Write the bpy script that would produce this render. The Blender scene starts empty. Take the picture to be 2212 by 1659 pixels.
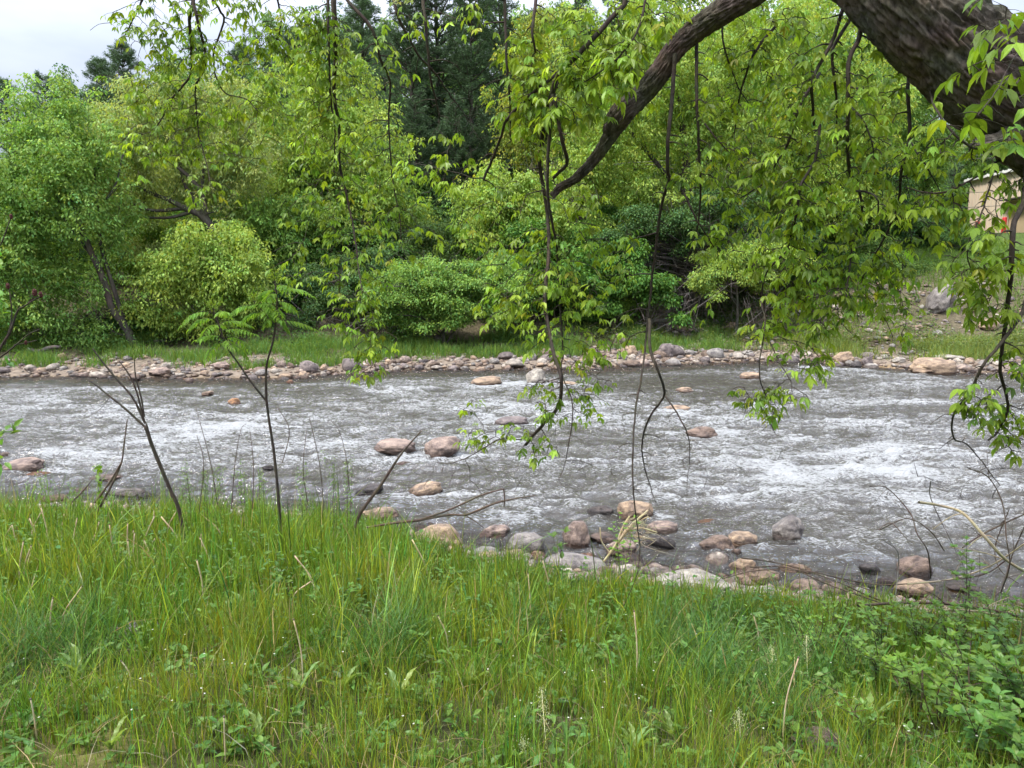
import bpy, bmesh, math
import numpy as np
from mathutils import Vector, Matrix

SC = bpy.context.scene
rng = np.random.default_rng(11)
PI = math.pi

# ------------------------------------------------------------------ camera
CAMZ = 3.0
PITCH = math.radians(8.1)
FOC = 1535.0                      # focal length for a picture 2212 wide
cam_d = bpy.data.cameras.new("camera")
cam = bpy.data.objects.new("camera", cam_d)
SC.collection.objects.link(cam)
cam.location = (0, 0, CAMZ)
cam.rotation_euler = (PI / 2 - PITCH, 0, 0)
cam_d.sensor_width = 36
cam_d.lens = FOC / 2212 * 36
cam_d.clip_start = 0.05
cam_d.clip_end = 1500
SC.camera = cam

# ------------------------------------------------------------------ light
SUN_EL, SUN_AZ = math.radians(58), math.radians(-118)   # azimuth measured from +Y towards +X
world = bpy.data.worlds.new("World")
SC.world = world
world.use_nodes = True
wn, wl = world.node_tree.nodes, world.node_tree.links
wn.clear()
w_out = wn.new("ShaderNodeOutputWorld")
w_bg = wn.new("ShaderNodeBackground")
w_bg.inputs[1].default_value = 0.15
w_sky = wn.new("ShaderNodeTexSky")
w_sky.sky_type = 'NISHITA'
w_sky.sun_disc = False
w_sky.sun_elevation = SUN_EL
w_sky.sun_rotation = SUN_AZ
w_tc = wn.new("ShaderNodeTexCoord")
w_sep = wn.new("ShaderNodeSeparateXYZ")
w_map = wn.new("ShaderNodeMapping")
w_map.inputs['Scale'].default_value = (1.0, 1.0, 3.2)
w_no = wn.new("ShaderNodeTexNoise")
w_no.inputs['Scale'].default_value = 2.2
w_no.inputs['Detail'].default_value = 5
w_no.inputs['Roughness'].default_value = 0.5
w_ramp = wn.new("ShaderNodeValToRGB")
w_ramp.color_ramp.elements[0].position = 0.33
w_ramp.color_ramp.elements[0].color = (0.49, 0.54, 0.66, 1)
w_ramp.color_ramp.elements[1].position = 0.62
w_ramp.color_ramp.elements[1].color = (0.82, 0.86, 0.97, 1)
w_grad = wn.new("ShaderNodeMapRange")
w_grad.inputs['From Min'].default_value = 0.15
w_grad.inputs['From Max'].default_value = 1.0
w_grad.inputs['To Min'].default_value = 2.25
w_grad.inputs['To Max'].default_value = 17.0
w_mul = wn.new("ShaderNodeVectorMath")
w_mul.operation = 'SCALE'
w_mix = wn.new("ShaderNodeMixRGB")
w_mix.inputs[0].default_value = 0.88
wl.new(w_tc.outputs['Generated'], w_map.inputs['Vector'])
wl.new(w_map.outputs[0], w_no.inputs['Vector'])
wl.new(w_tc.outputs['Generated'], w_sep.inputs[0])
wl.new(w_sep.outputs['Z'], w_grad.inputs['Value'])
wl.new(w_no.outputs['Fac'], w_ramp.inputs[0])
wl.new(w_ramp.outputs[0], w_mul.inputs[0])
wl.new(w_grad.outputs[0], w_mul.inputs['Scale'])
wl.new(w_sky.outputs[0], w_mix.inputs[1])
wl.new(w_mul.outputs[0], w_mix.inputs[2])
wl.new(w_mix.outputs[0], w_bg.inputs[0])
wl.new(w_bg.outputs[0], w_out.inputs[0])

sun_d = bpy.data.lights.new("sun", 'SUN')
sun_d.energy = 2.4
sun_d.angle = math.radians(10)
sun_d.color = (1.0, 0.96, 0.88)
sun = bpy.data.objects.new("sun", sun_d)
SC.collection.objects.link(sun)
sv = Vector((math.sin(SUN_AZ) * math.cos(SUN_EL), math.cos(SUN_AZ) * math.cos(SUN_EL), math.sin(SUN_EL)))
sun.rotation_euler = sv.to_track_quat('Z', 'Y').to_euler()
sun.location = (0, 0, 40)

SC.view_settings.view_transform = 'Standard'
SC.view_settings.look = 'None'
SC.view_settings.gamma = 1
SC.view_settings.exposure = 1.15
SC.render.engine = 'CYCLES'
SC.cycles.max_bounces = 7
SC.cycles.diffuse_bounces = 4
SC.cycles.glossy_bounces = 2
SC.cycles.transmission_bounces = 4
SC.cycles.transparent_max_bounces = 6
SC.cycles.caustics_reflective = False
SC.cycles.caustics_refractive = False
SC.cycles.sample_clamp_indirect = 6
SC.cycles.use_denoising = True
SC.cycles.use_adaptive_sampling = True
SC.cycles.adaptive_threshold = 0.02

# ------------------------------------------------------------------ helpers: picture to place
CP, SP = math.cos(PITCH), math.sin(PITCH)

def ray(px, py):
    u = (px - 1106) / FOC
    v = (829.5 - py) / FOC
    d = np.array([u, CP + v * SP, -SP + v * CP])
    return d / d[1]

def at(px, py, Y):
    return np.array([0, 0, CAMZ]) + ray(px, py) * Y

def flat(px, py, z=0.0):
    d = ray(px, py)
    return np.array([0, 0, CAMZ]) + d * ((z - CAMZ) / d[2])

# ------------------------------------------------------------------ noise
def _hash(ix, iy, iz, seed):
    h = (ix.astype(np.int64) * 374761393 + iy.astype(np.int64) * 668265263 + iz.astype(np.int64) * 2147483647 + seed * 974634777) & 0xFFFFFFFF
    h = ((h ^ (h >> 13)) * 1274126177) & 0xFFFFFFFF
    h = ((h ^ (h >> 16)) * 2246822519) & 0xFFFFFFFF
    return ((h ^ (h >> 15)) & 0xFFFFFF).astype(np.float64) / 0xFFFFFF

def noise2(x, y, seed=0):
    xf, yf = np.floor(x), np.floor(y)
    u, v = x - xf, y - yf
    u = u * u * u * (u * (u * 6 - 15) + 10); v = v * v * v * (v * (v * 6 - 15) + 10)
    z = np.zeros_like(xf)
    a = _hash(xf, yf, z, seed); b = _hash(xf + 1, yf, z, seed)
    c = _hash(xf, yf + 1, z, seed); d = _hash(xf + 1, yf + 1, z, seed)
    return (a * (1 - u) + b * u) * (1 - v) + (c * (1 - u) + d * u) * v

def noise3(p, seed=0):
    f = np.floor(p); t = p - f; t = t * t * (3 - 2 * t)
    r = 0
    for i in (0, 1):
        for j in (0, 1):
            for k in (0, 1):
                w = (t[:, 0] if i else 1 - t[:, 0]) * (t[:, 1] if j else 1 - t[:, 1]) * (t[:, 2] if k else 1 - t[:, 2])
                r = r + w * _hash(f[:, 0] + i, f[:, 1] + j, f[:, 2] + k, seed)
    return r

def fbm2(x, y, oct=4, seed=0, g=0.5):
    r, a, s = 0, 1, 0
    x = np.asarray(x, float); y = np.asarray(y, float)
    for o in range(oct):
        r = r + a * noise2(x, y, seed + o * 17); s += a
        a *= g
        x, y = (x * 1.62 - y * 1.18) + 3.1, (x * 1.18 + y * 1.62) + 7.7
    return r / s

def sstep(a, b, x):
    t = np.clip((x - a) / (b - a), 0, 1)
    return t * t * (3 - 2 * t)

# ------------------------------------------------------------------ terrain function
_fp = np.array([flat(px, py) for px, py in ((-300, 818), (0, 813), (200, 812), (400, 816), (600, 816), (740, 806), (900, 797), (1100, 797), (1250, 796), (1400, 788), (1600, 780), (1720, 779), (1850, 790), (2060, 805), (2212, 803), (2500, 803))])
_np = np.array([flat(px, py) for px, py in ((-500, 1070), (0, 1085), (300, 1090), (700, 1110), (900, 1150), (1000, 1185), (1250, 1222), (1600, 1262), (1900, 1290), (2212, 1320), (2700, 1350))])
def far_shore(x):
    return np.interp(x, _fp[:, 0], _fp[:, 1]) + 0.5 * (fbm2(x * 0.9, x * 0 + 3.3, 3, 5) - 0.5)
def near_shore(x):
    return np.interp(x, _np[:, 0], _np[:, 1]) + 0.3 * (fbm2(x * 1.3, x * 0 + 9.3, 3, 8) - 0.5)

def H(x, y):
    x = np.asarray(x, float); y = np.asarray(y, float)
    S, F = near_shore(x), far_shore(x)
    p = np.interp(x, (-4, -1.5, 0, 1.5, 4), (1.45, 1.4, 1.1, 0.92, 0.9))
    t = np.clip((y - 1.8) / (S - 1.8), 0, 1)
    zn = 1.42 * (1 - t ** p) + 0.05 * (fbm2(x * 1.7, y * 1.7, 4, 21) - 0.5) * (1 - t) * 2
    d = y - F
    zf = np.interp(d, (0, 2, 4.5, 6, 9, 14, 20, 30, 45, 70, 110, 300), (0, .33, .75, 1.4, 3.0, 4.3, 5.9, 7.2, 12, 20, 30, 36))
    hillx = np.interp(x, (-70, -30, -12, 5, 30), (0.45, 0.6, 0.8, 1.1, 1.0))
    zf = np.where(d > 14, 4.3 + (zf - 4.3) * hillx, zf)
    terr = sstep(9, 13, x) * sstep(14, 19, d) * (1 - sstep(38, 48, d))
    zf = zf * (1 - terr) + 5.95 * terr
    zf = zf + (fbm2(x * 0.8, y * 0.8, 4, 31) - 0.5) * np.clip(d * 0.12, 0, 0.7) * (1 - terr)
    bed = -np.minimum(0.42, np.minimum(0.22 * np.clip(y - S, 0, 9), 0.14 * np.clip(-d, 0, 9))) + 0.05 * (fbm2(x * 2, y * 2, 3, 41) - 0.6)
    z = np.where(y < S, zn, np.where(d > 0, zf, np.minimum(bed, 0.0)))
    return z

def Hs(x, y):
    return float(H(np.array([x]), np.array([y]))[0])

def hit(px, py, water=True):
    """where the ray through this picture point meets the ground or water"""
    d = ray(px, py)
    Y = np.concatenate([np.arange(1.2, 12, 0.02), np.arange(12, 120, 0.05)])
    P = np.array([0, 0, CAMZ])[None] + d[None] * Y[:, None]
    g = H(P[:, 0], P[:, 1])
    if water:
        g = np.maximum(g, 0)
    k = np.argmax(P[:, 2] <= g)
    if P[k, 2] > g[k]:
        k = len(Y) - 1
    return P[k]

# ------------------------------------------------------------------ mesh builder
class MB:
    def __init__(s):
        s.V, s.F, s.C, s.n = [], [], [], 0
    def add(s, V, F, col=(1, 1, 1)):
        V = np.asarray(V, np.float32).reshape(-1, 3)
        F = np.asarray(F, np.int64)
        C = np.asarray(col, np.float32)
        if C.ndim == 1:
            C = np.broadcast_to(C, (len(V), 3))
        s.V.append(V); s.F.append(F + s.n); s.C.append(C); s.n += len(V)
    def build(s, name, mat, parent=None, smooth=False, origin=None):
        me = bpy.data.meshes.new(name)
        if s.V:
            V = np.concatenate(s.V); C = np.concatenate(s.C)
            if origin is not None:
                V = V - np.asarray(origin, np.float32)
            loops = np.concatenate([f.ravel() for f in s.F]).astype(np.int32)
            cnt = np.concatenate([np.full(len(f), f.shape[1], np.int32) for f in s.F])
            st = np.concatenate([[0], np.cumsum(cnt)[:-1]]).astype(np.int32)
            me.vertices.add(len(V)); me.vertices.foreach_set('co', V.ravel())
            me.loops.add(len(loops)); me.loops.foreach_set('vertex_index', loops)
            me.polygons.add(len(cnt)); me.polygons.foreach_set('loop_start', st)
            me.polygons.foreach_set('loop_total', cnt)
            me.polygons.foreach_set('use_smooth', np.full(len(cnt), smooth, bool))
            a = me.attributes.new('Col', 'FLOAT_COLOR', 'POINT')
            a.data.foreach_set('color', np.concatenate([C, np.ones((len(C), 1), np.float32)], 1).ravel())
            me.update(calc_edges=True)
        if mat:
            me.materials.append(mat)
        o = bpy.data.objects.new(name, me)
        SC.collection.objects.link(o)
        if parent is not None:
            o.parent = parent
        elif origin is not None:
            o.location = origin
        return o

def tag(o, label=None, cat=None, group=None, kind=None):
    if label: o['label'] = label
    if cat: o['category'] = cat
    if group: o['group'] = group
    if kind: o['kind'] = kind
    return o

def thing(name, label, cat, loc=(0, 0, 0), group=None):
    o = bpy.data.objects.new(name, None)
    SC.collection.objects.link(o)
    o.location = tuple(float(v) for v in loc)
    o.empty_display_size = 0.2
    return tag(o, label, cat, group)

def copy_tree(o, parent=None):
    c = o.copy(); SC.collection.objects.link(c)
    if parent is not None: c.parent = parent
    for ch in [k for k in o.children]:
        copy_tree(ch, c)
    return c

def smooth_path(P, n):
    """Catmull-Rom through rows of P (any width) resampled to n rows"""
    P = np.asarray(P, float)
    if len(P) < 3:
        t = np.linspace(0, 1, n)[:, None]
        return P[0] * (1 - t) + P[-1] * t
    Q = np.vstack([2 * P[0] - P[1], P, 2 * P[-1] - P[-2]])
    m = len(P) - 1
    t = np.linspace(0, m - 1e-6, n); k = t.astype(int); f = (t - k)[:, None]
    a, b, c, d = Q[k], Q[k + 1], Q[k + 2], Q[k + 3]
    return 0.5 * ((2 * b) + (-a + c) * f + (2 * a - 5 * b + 4 * c - d) * f ** 2 + (-a + 3 * b - 3 * c + d) * f ** 3)

def frames(P):
    T = np.gradient(P, axis=0)
    T /= np.linalg.norm(T, axis=1)[:, None] + 1e-9
    ref = np.array([0.31, 0.9, 0.2]) if abs(T[0] @ np.array([0.31, 0.9, 0.2])) < .9 else np.array([1., 0, 0])
    A = np.cross(T, ref); A /= np.linalg.norm(A, axis=1)[:, None] + 1e-9
    B = np.cross(T, A)
    return T, A, B

def tube(mb, P, R, sides=6, col=(1, 1, 1), cap=True):
    P = np.asarray(P, float); n = len(P)
    R = np.broadcast_to(np.asarray(R, float), (n,))
    T, A, B = frames(P)
    th = np.linspace(0, 2 * PI, sides, endpoint=False)
    V = P[:, None] + R[:, None, None] * (A[:, None] * np.cos(th)[None, :, None] + B[:, None] * np.sin(th)[None, :, None])
    i = np.arange(n - 1)[:, None] * sides; j = np.arange(sides)[None]; j2 = (j + 1) % sides
    F = np.stack([i + j, i + j2, i + sides + j2, i + sides + j], -1).reshape(-1, 4)
    mb.add(V.reshape(-1, 3), F, col)
    if cap:
        e = mb.n - sides
        if sides == 4:
            mb.F.append(np.array([[e, e + 1, e + 2, e + 3]]))
        else:
            tri = np.array([[e, e + k, e + k + 1] for k in range(1, sides - 1)])
            mb.F.append(tri)

def unit(v):
    return v / (np.linalg.norm(v, axis=-1, keepdims=True) + 1e-9)

# leaf templates: +Y is the length, Z the normal
LEAF_V = np.array([(0, 0, 0), (-.34, .28, .05), (0, .3, -.02), (.34, .28, .05), (-.3, .58, .03), (0, .62, -.05), (.3, .58, .03), (0, 1, -.16)], float)
LEAF_F = np.array([(0, 2, 1), (0, 3, 2), (1, 2, 5), (1, 5, 4), (2, 3, 6), (2, 6, 5), (4, 5, 7), (5, 6, 7)])
DIA_V = np.array([(0, 0, 0), (-.5, .45, 0), (0, 1, -.12), (.5, .45, 0)], float)
DIA_F = np.array([(0, 2, 1), (0, 3, 2)])

def scatter(mb, TV, TF, pos, dirs, nrm, length, width, col, curl=None):
    n = len(pos)
    if n == 0: return
    y = unit(dirs); x = unit(np.cross(y, nrm)); z = np.cross(x, y)
    L = np.broadcast_to(np.asarray(length, float), (n,)); W = np.broadcast_to(np.asarray(width, float), (n,))
    V = (pos[:, None] + x[:, None] * (TV[None, :, 0:1] * W[:, None, None]) + y[:, None] * (TV[None, :, 1:2] * L[:, None, None])
         + z[:, None] * (TV[None, :, 2:3] * L[:, None, None]))
    k = len(TV)
    F = (TF[None] + (np.arange(n) * k)[:, None, None]).reshape(-1, 3)
    C = np.repeat(np.asarray(col, float).reshape(-1, 3) if np.ndim(col) > 1 else np.tile(col, (n, 1)), k, axis=0)
    mb.add(V.reshape(-1, 3), F, C)

def rdir(n):
    v = rng.normal(size=(n, 3)); return unit(v)

def vary(base, n, hue=0.12, val=0.2):
    """leaf colours around a base albedo: value and yellow/green shifts"""
    base = np.array(base, float)
    v = np.exp(rng.normal(0, val, n))[:, None]
    h = rng.normal(0, hue, n)
    c = base[None] * v
    c[:, 0] *= 1 + h * 1.3
    c[:, 1] *= 1 + h * 0.25
    c[:, 2] *= 1 - h
    return np.clip(c, 0.004, 0.7)

# ------------------------------------------------------------------ materials
def new_mat(name):
    m = bpy.data.materials.new(name); m.use_nodes = True
    nt = m.node_tree; nt.nodes.clear()
    out = nt.nodes.new("ShaderNodeOutputMaterial")
    return m, nt.nodes, nt.links, out

def N(nodes, t, **kw):
    n = nodes.new(t)
    for k, v in kw.items():
        if k in ('operation', 'blend_type', 'data_type', 'feature', 'attribute_name', 'noise_dimensions', 'distance', 'invert'):
            setattr(n, k, v)
        else:
            n.inputs[k.replace('_', ' ')].default_value = v
    return n

def foliage_mat(name, trans=0.42, rough=0.5, spec=0.35, tint=(1.35, 1.25, 0.55)):
    m, nd, lk, out = new_mat(name)
    at_ = N(nd, "ShaderNodeAttribute", attribute_name='Col')
    bs = nd.new("ShaderNodeBsdfPrincipled")
    bs.inputs['Roughness'].default_value = rough
    bs.inputs['Specular IOR Level'].default_value = spec
    tr = nd.new("ShaderNodeBsdfTranslucent")
    mu = N(nd, "ShaderNodeMixRGB", blend_type='MULTIPLY'); mu.inputs[0].default_value = 1
    mu.inputs[2].default_value = (*tint, 1)
    mx = nd.new("ShaderNodeMixShader"); mx.inputs[0].default_value = trans
    oi = nd.new("ShaderNodeObjectInfo")
    oc = N(nd, "ShaderNodeMixRGB", blend_type='MULTIPLY'); oc.inputs[0].default_value = 1
    lk.new(at_.outputs['Color'], oc.inputs[1]); lk.new(oi.outputs['Color'], oc.inputs[2])
    lk.new(oc.outputs[0], bs.inputs['Base Color'])
    lk.new(oc.outputs[0], mu.inputs[1])
    lk.new(mu.outputs[0], tr.inputs['Color'])
    lk.new(bs.outputs[0], mx.inputs[1]); lk.new(tr.outputs[0], mx.inputs[2])
    lk.new(mx.outputs[0], out.inputs[0])
    return m

M_LEAF = foliage_mat("leaf", 0.45, 0.42, 0.35)
M_FARLEAF = foliage_mat("far_leaf", 0.40, 0.6, 0.2)
M_NEEDLE = foliage_mat("needle", 0.15, 0.6, 0.2, (1, 1, .8))
M_GRASS = foliage_mat("grass_blade", 0.38, 0.45, 0.35)

def bark_mat(name, c1, c2, scale=18, bump=0.6, zs=0.35, rough=0.9):
    m, nd, lk, out = new_mat(name)
    tc = nd.new("ShaderNodeTexCoord")
    mp = nd.new("ShaderNodeMapping"); mp.inputs['Scale'].default_value = (1, 1, zs)
    no = N(nd, "ShaderNodeTexNoise", Scale=scale, Detail=8.0, Roughness=0.65)
    n2 = N(nd, "ShaderNodeTexNoise", Scale=scale * 0.17, Detail=3.0)
    rp = nd.new("ShaderNodeValToRGB")
    rp.color_ramp.elements[0].position = .3; rp.color_ramp.elements[1].position = .72
    rp.color_ramp.elements[0].color = (*c1, 1); rp.color_ramp.elements[1].color = (*c2, 1)
    mx = N(nd, "ShaderNodeMixRGB", blend_type='MULTIPLY'); mx.inputs[0].default_value = .5
    bs = nd.new("ShaderNodeBsdfPrincipled"); bs.inputs['Roughness'].default_value = rough
    bs.inputs['Specular IOR Level'].default_value = .2
    bp = nd.new("ShaderNodeBump"); bp.inputs['Strength'].default_value = bump; bp.inputs['Distance'].default_value = .01
    lk.new(tc.outputs['Object'], mp.inputs[0]); lk.new(mp.outputs[0], no.inputs['Vector']); lk.new(tc.outputs['Object'], n2.inputs['Vector'])
    lk.new(no.outputs['Fac'], rp.inputs[0]); lk.new(rp.outputs[0], mx.inputs[1]); lk.new(n2.outputs['Color'], mx.inputs[2])
    lk.new(mx.outputs[0], bs.inputs['Base Color']); lk.new(no.outputs['Fac'], bp.inputs['Height'])
    lk.new(bp.outputs[0], bs.inputs['Normal']); lk.new(bs.outputs[0], out.inputs[0])
    return m

M_BARK = bark_mat("boxelder_bark", (.042, .034, .026), (.24, .205, .165), 40, 1.0)
M_TWIG = bark_mat("twig_bark", (.03, .024, .018), (.10, .08, .06), 60, .4)
M_FARBARK = bark_mat("distant_bark", (.05, .042, .035), (.16, .14, .12), 9, .6)
M_GREYTWIG = bark_mat("dead_twig", (.12, .105, .09), (.27, .245, .22), 20, .3)
M_STRAW = bark_mat("straw", (.42, .33, .18), (.62, .52, .34), 40, .2)
M_STICK = bark_mat("stick_bark", (.07, .045, .03), (.20, .15, .11), 50, .4)

def plain_mat(name, col, rough=.6, bump=0, scale=30, var=.25):
    m, nd, lk, out = new_mat(name)
    tc = nd.new("ShaderNodeTexCoord")
    no = N(nd, "ShaderNodeTexNoise", Scale=scale, Detail=5.0)
    rp = nd.new("ShaderNodeValToRGB")
    rp.color_ramp.elements[0].color = (*[c * (1 - var) for c in col], 1)
    rp.color_ramp.elements[1].color = (*[min(1, c * (1 + var)) for c in col], 1)
    bs = nd.new("ShaderNodeBsdfPrincipled"); bs.inputs['Roughness'].default_value = rough
    lk.new(tc.outputs['Object'], no.inputs['Vector']); lk.new(no.outputs['Fac'], rp.inputs[0])
    lk.new(rp.outputs[0], bs.inputs['Base Color'])
    if bump:
        bp = nd.new("ShaderNodeBump"); bp.inputs['Strength'].default_value = bump; bp.inputs['Distance'].default_value = .01
        lk.new(no.outputs['Fac'], bp.inputs['Height']); lk.new(bp.outputs[0], bs.inputs['Normal'])
    lk.new(bs.outputs[0], out.inputs[0])
    return m

def rock_mat():
    m, nd, lk, out = new_mat("river_stone")
    oi = nd.new("ShaderNodeObjectInfo")
    tc = nd.new("ShaderNodeTexCoord"); geo = nd.new("ShaderNodeNewGeometry")
    at_ = N(nd, "ShaderNodeAttribute", attribute_name='Col')
    no = N(nd, "ShaderNodeTexNoise", Scale=2.2, Detail=9.0, Roughness=0.62)
    sp = N(nd, "ShaderNodeTexNoise", Scale=26.0, Detail=4.0, Roughness=0.7)
    off = nd.new("ShaderNodeVectorMath"); off.operation = 'ADD'
    lk.new(tc.outputs['Object'], off.inputs[0]); 
    mulr = nd.new("ShaderNodeMath"); mulr.operation = 'MULTIPLY'; mulr.inputs[1].default_value = 37
    lk.new(oi.outputs['Random'], mulr.inputs[0]); lk.new(mulr.outputs[0], off.inputs[1])
    lk.new(off.outputs[0], no.inputs['Vector']); lk.new(off.outputs[0], sp.inputs['Vector'])
    r1 = nd.new("ShaderNodeValToRGB")
    r1.color_ramp.elements[0].position = .36; r1.color_ramp.elements[0].color = (.38, .35, .37, 1)
    r1.color_ramp.elements[1].position = .68; r1.color_ramp.elements[1].color = (1.18, 1.12, 1.05, 1)
    r2 = nd.new("ShaderNodeValToRGB")
    r2.color_ramp.elements[0].position = .40; r2.color_ramp.elements[0].color = (.60, .60, .60, 1)
    r2.color_ramp.elements[1].position = .62; r2.color_ramp.elements[1].color = (1.22, 1.2, 1.18, 1)
    lk.new(no.outputs['Fac'], r1.inputs[0]); lk.new(sp.outputs['Fac'], r2.inputs[0])
    m0 = N(nd, "ShaderNodeMixRGB", blend_type='MULTIPLY'); m0.inputs[0].default_value = 1
    m1 = N(nd, "ShaderNodeMixRGB", blend_type='MULTIPLY'); m1.inputs[0].default_value = 1
    m2 = N(nd, "ShaderNodeMixRGB", blend_type='MULTIPLY'); m2.inputs[0].default_value = 1
    lk.new(oi.outputs['Color'], m0.inputs[1]); lk.new(at_.outputs['Color'], m0.inputs[2])
    lk.new(m0.outputs[0], m1.inputs[1]); lk.new(r1.outputs[0], m1.inputs[2])
    lk.new(m1.outputs[0], m2.inputs[1]); lk.new(r2.outputs[0], m2.inputs[2])
    # wet band just above the river level
    sx = nd.new("ShaderNodeSeparateXYZ"); lk.new(geo.outputs['Position'], sx.inputs[0])
    ad = N(nd, "ShaderNodeMath", operation='MULTIPLY_ADD'); ad.inputs[1].default_value = .16; 
    lk.new(no.outputs['Fac'], ad.inputs[0]); lk.new(sx.outputs['Z'], ad.inputs[2])
    mr = nd.new("ShaderNodeMapRange"); mr.inputs['From Min'].default_value = .15; mr.inputs['From Max'].default_value = .20
    mr.inputs['To Min'].default_value = 1; mr.inputs['To Max'].default_value = 0
    lk.new(ad.outputs[0], mr.inputs['Value'])
    wet = N(nd, "ShaderNodeMixRGB", blend_type='MULTIPLY'); wet.inputs[2].default_value = (.36, .30, .27, 1)
    lk.new(mr.outputs[0], wet.inputs[0]); lk.new(m2.outputs[0], wet.inputs[1])
    m2h = N(nd, "ShaderNodeMath", operation='MULTIPLY_ADD'); m2h.inputs[1].default_value = .35; lk.new(sp.outputs['Fac'], m2h.inputs[0]); lk.new(no.outputs['Fac'], m2h.inputs[2])
    bs = nd.new("ShaderNodeBsdfPrincipled")
    lk.new(wet.outputs[0], bs.inputs['Base Color'])
    ro = nd.new("ShaderNodeMapRange"); ro.inputs['To Min'].default_value = .85; ro.inputs['To Max'].default_value = .25
    lk.new(mr.outputs[0], ro.inputs['Value']); lk.new(ro.outputs[0], bs.inputs['Roughness'])
    bp = nd.new("ShaderNodeBump"); bp.inputs['Strength'].default_value = .9; bp.inputs['Distance'].default_value = .05
    lk.new(m2h.outputs[0], bp.inputs['Height']); lk.new(bp.outputs[0], bs.inputs['Normal'])
    lk.new(bs.outputs[0], out.inputs[0])
    return m
M_ROCK = rock_mat()

def terrain_mat():
    m, nd, lk, out = new_mat("bank_ground")
    at_ = N(nd, "ShaderNodeAttribute", attribute_name='Col')
    tc = nd.new("ShaderNodeTexCoord")
    no = N(nd, "ShaderNodeTexNoise", Scale=5.0, Detail=12.0, Roughness=0.7)
    vo = N(nd, "ShaderNodeTexVoronoi", Scale=9.0)
    vm = nd.new("ShaderNodeVectorMath"); vm.operation = 'ADD'
    ns = N(nd, "ShaderNodeTexNoise", Scale=3.0, Detail=2.0)
    lk.new(tc.outputs['Object'], no.inputs['Vector']); lk.new(tc.outputs['Object'], ns.inputs['Vector'])
    lk.new(tc.outputs['Object'], vm.inputs[0]); lk.new(ns.outputs['Color'], vm.inputs[1]); lk.new(vm.outputs[0], vo.inputs['Vector'])
    r = nd.new("ShaderNodeValToRGB"); r.color_ramp.elements[0].position = .3; r.color_ramp.elements[1].position = .7
    r.color_ramp.elements[0].color = (.5, .5, .5, 1); r.color_ramp.elements[1].color = (1.35, 1.35, 1.35, 1)
    lk.new(no.outputs['Fac'], r.inputs[0])
    m1 = N(nd, "ShaderNodeMixRGB", blend_type='MULTIPLY'); m1.inputs[0].default_value = 1
    lk.new(at_.outputs['Color'], m1.inputs[1]); lk.new(r.outputs[0], m1.inputs[2])
    # pebble tones
    hs = N(nd, "ShaderNodeMixRGB", blend_type='OVERLAY'); hs.inputs[0].default_value = .35
    bw = nd.new("ShaderNodeRGBToBW"); lk.new(vo.outputs['Color'], bw.inputs[0])
    lk.new(m1.outputs[0], hs.inputs[1]); lk.new(bw.outputs[0], hs.inputs[2])
    bs = nd.new("ShaderNodeBsdfPrincipled"); bs.inputs['Roughness'].default_value = .95
    bs.inputs['Specular IOR Level'].default_value = .15
    lk.new(hs.outputs[0], bs.inputs['Base Color'])
    bp = nd.new("ShaderNodeBump"); bp.inputs['Strength'].default_value = .8; bp.inputs['Distance'].default_value = .05
    lk.new(no.outputs['Fac'], bp.inputs['Height']); lk.new(bp.outputs[0], bs.inputs['Normal'])
    lk.new(bs.outputs[0], out.inputs[0])
    return m

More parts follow.
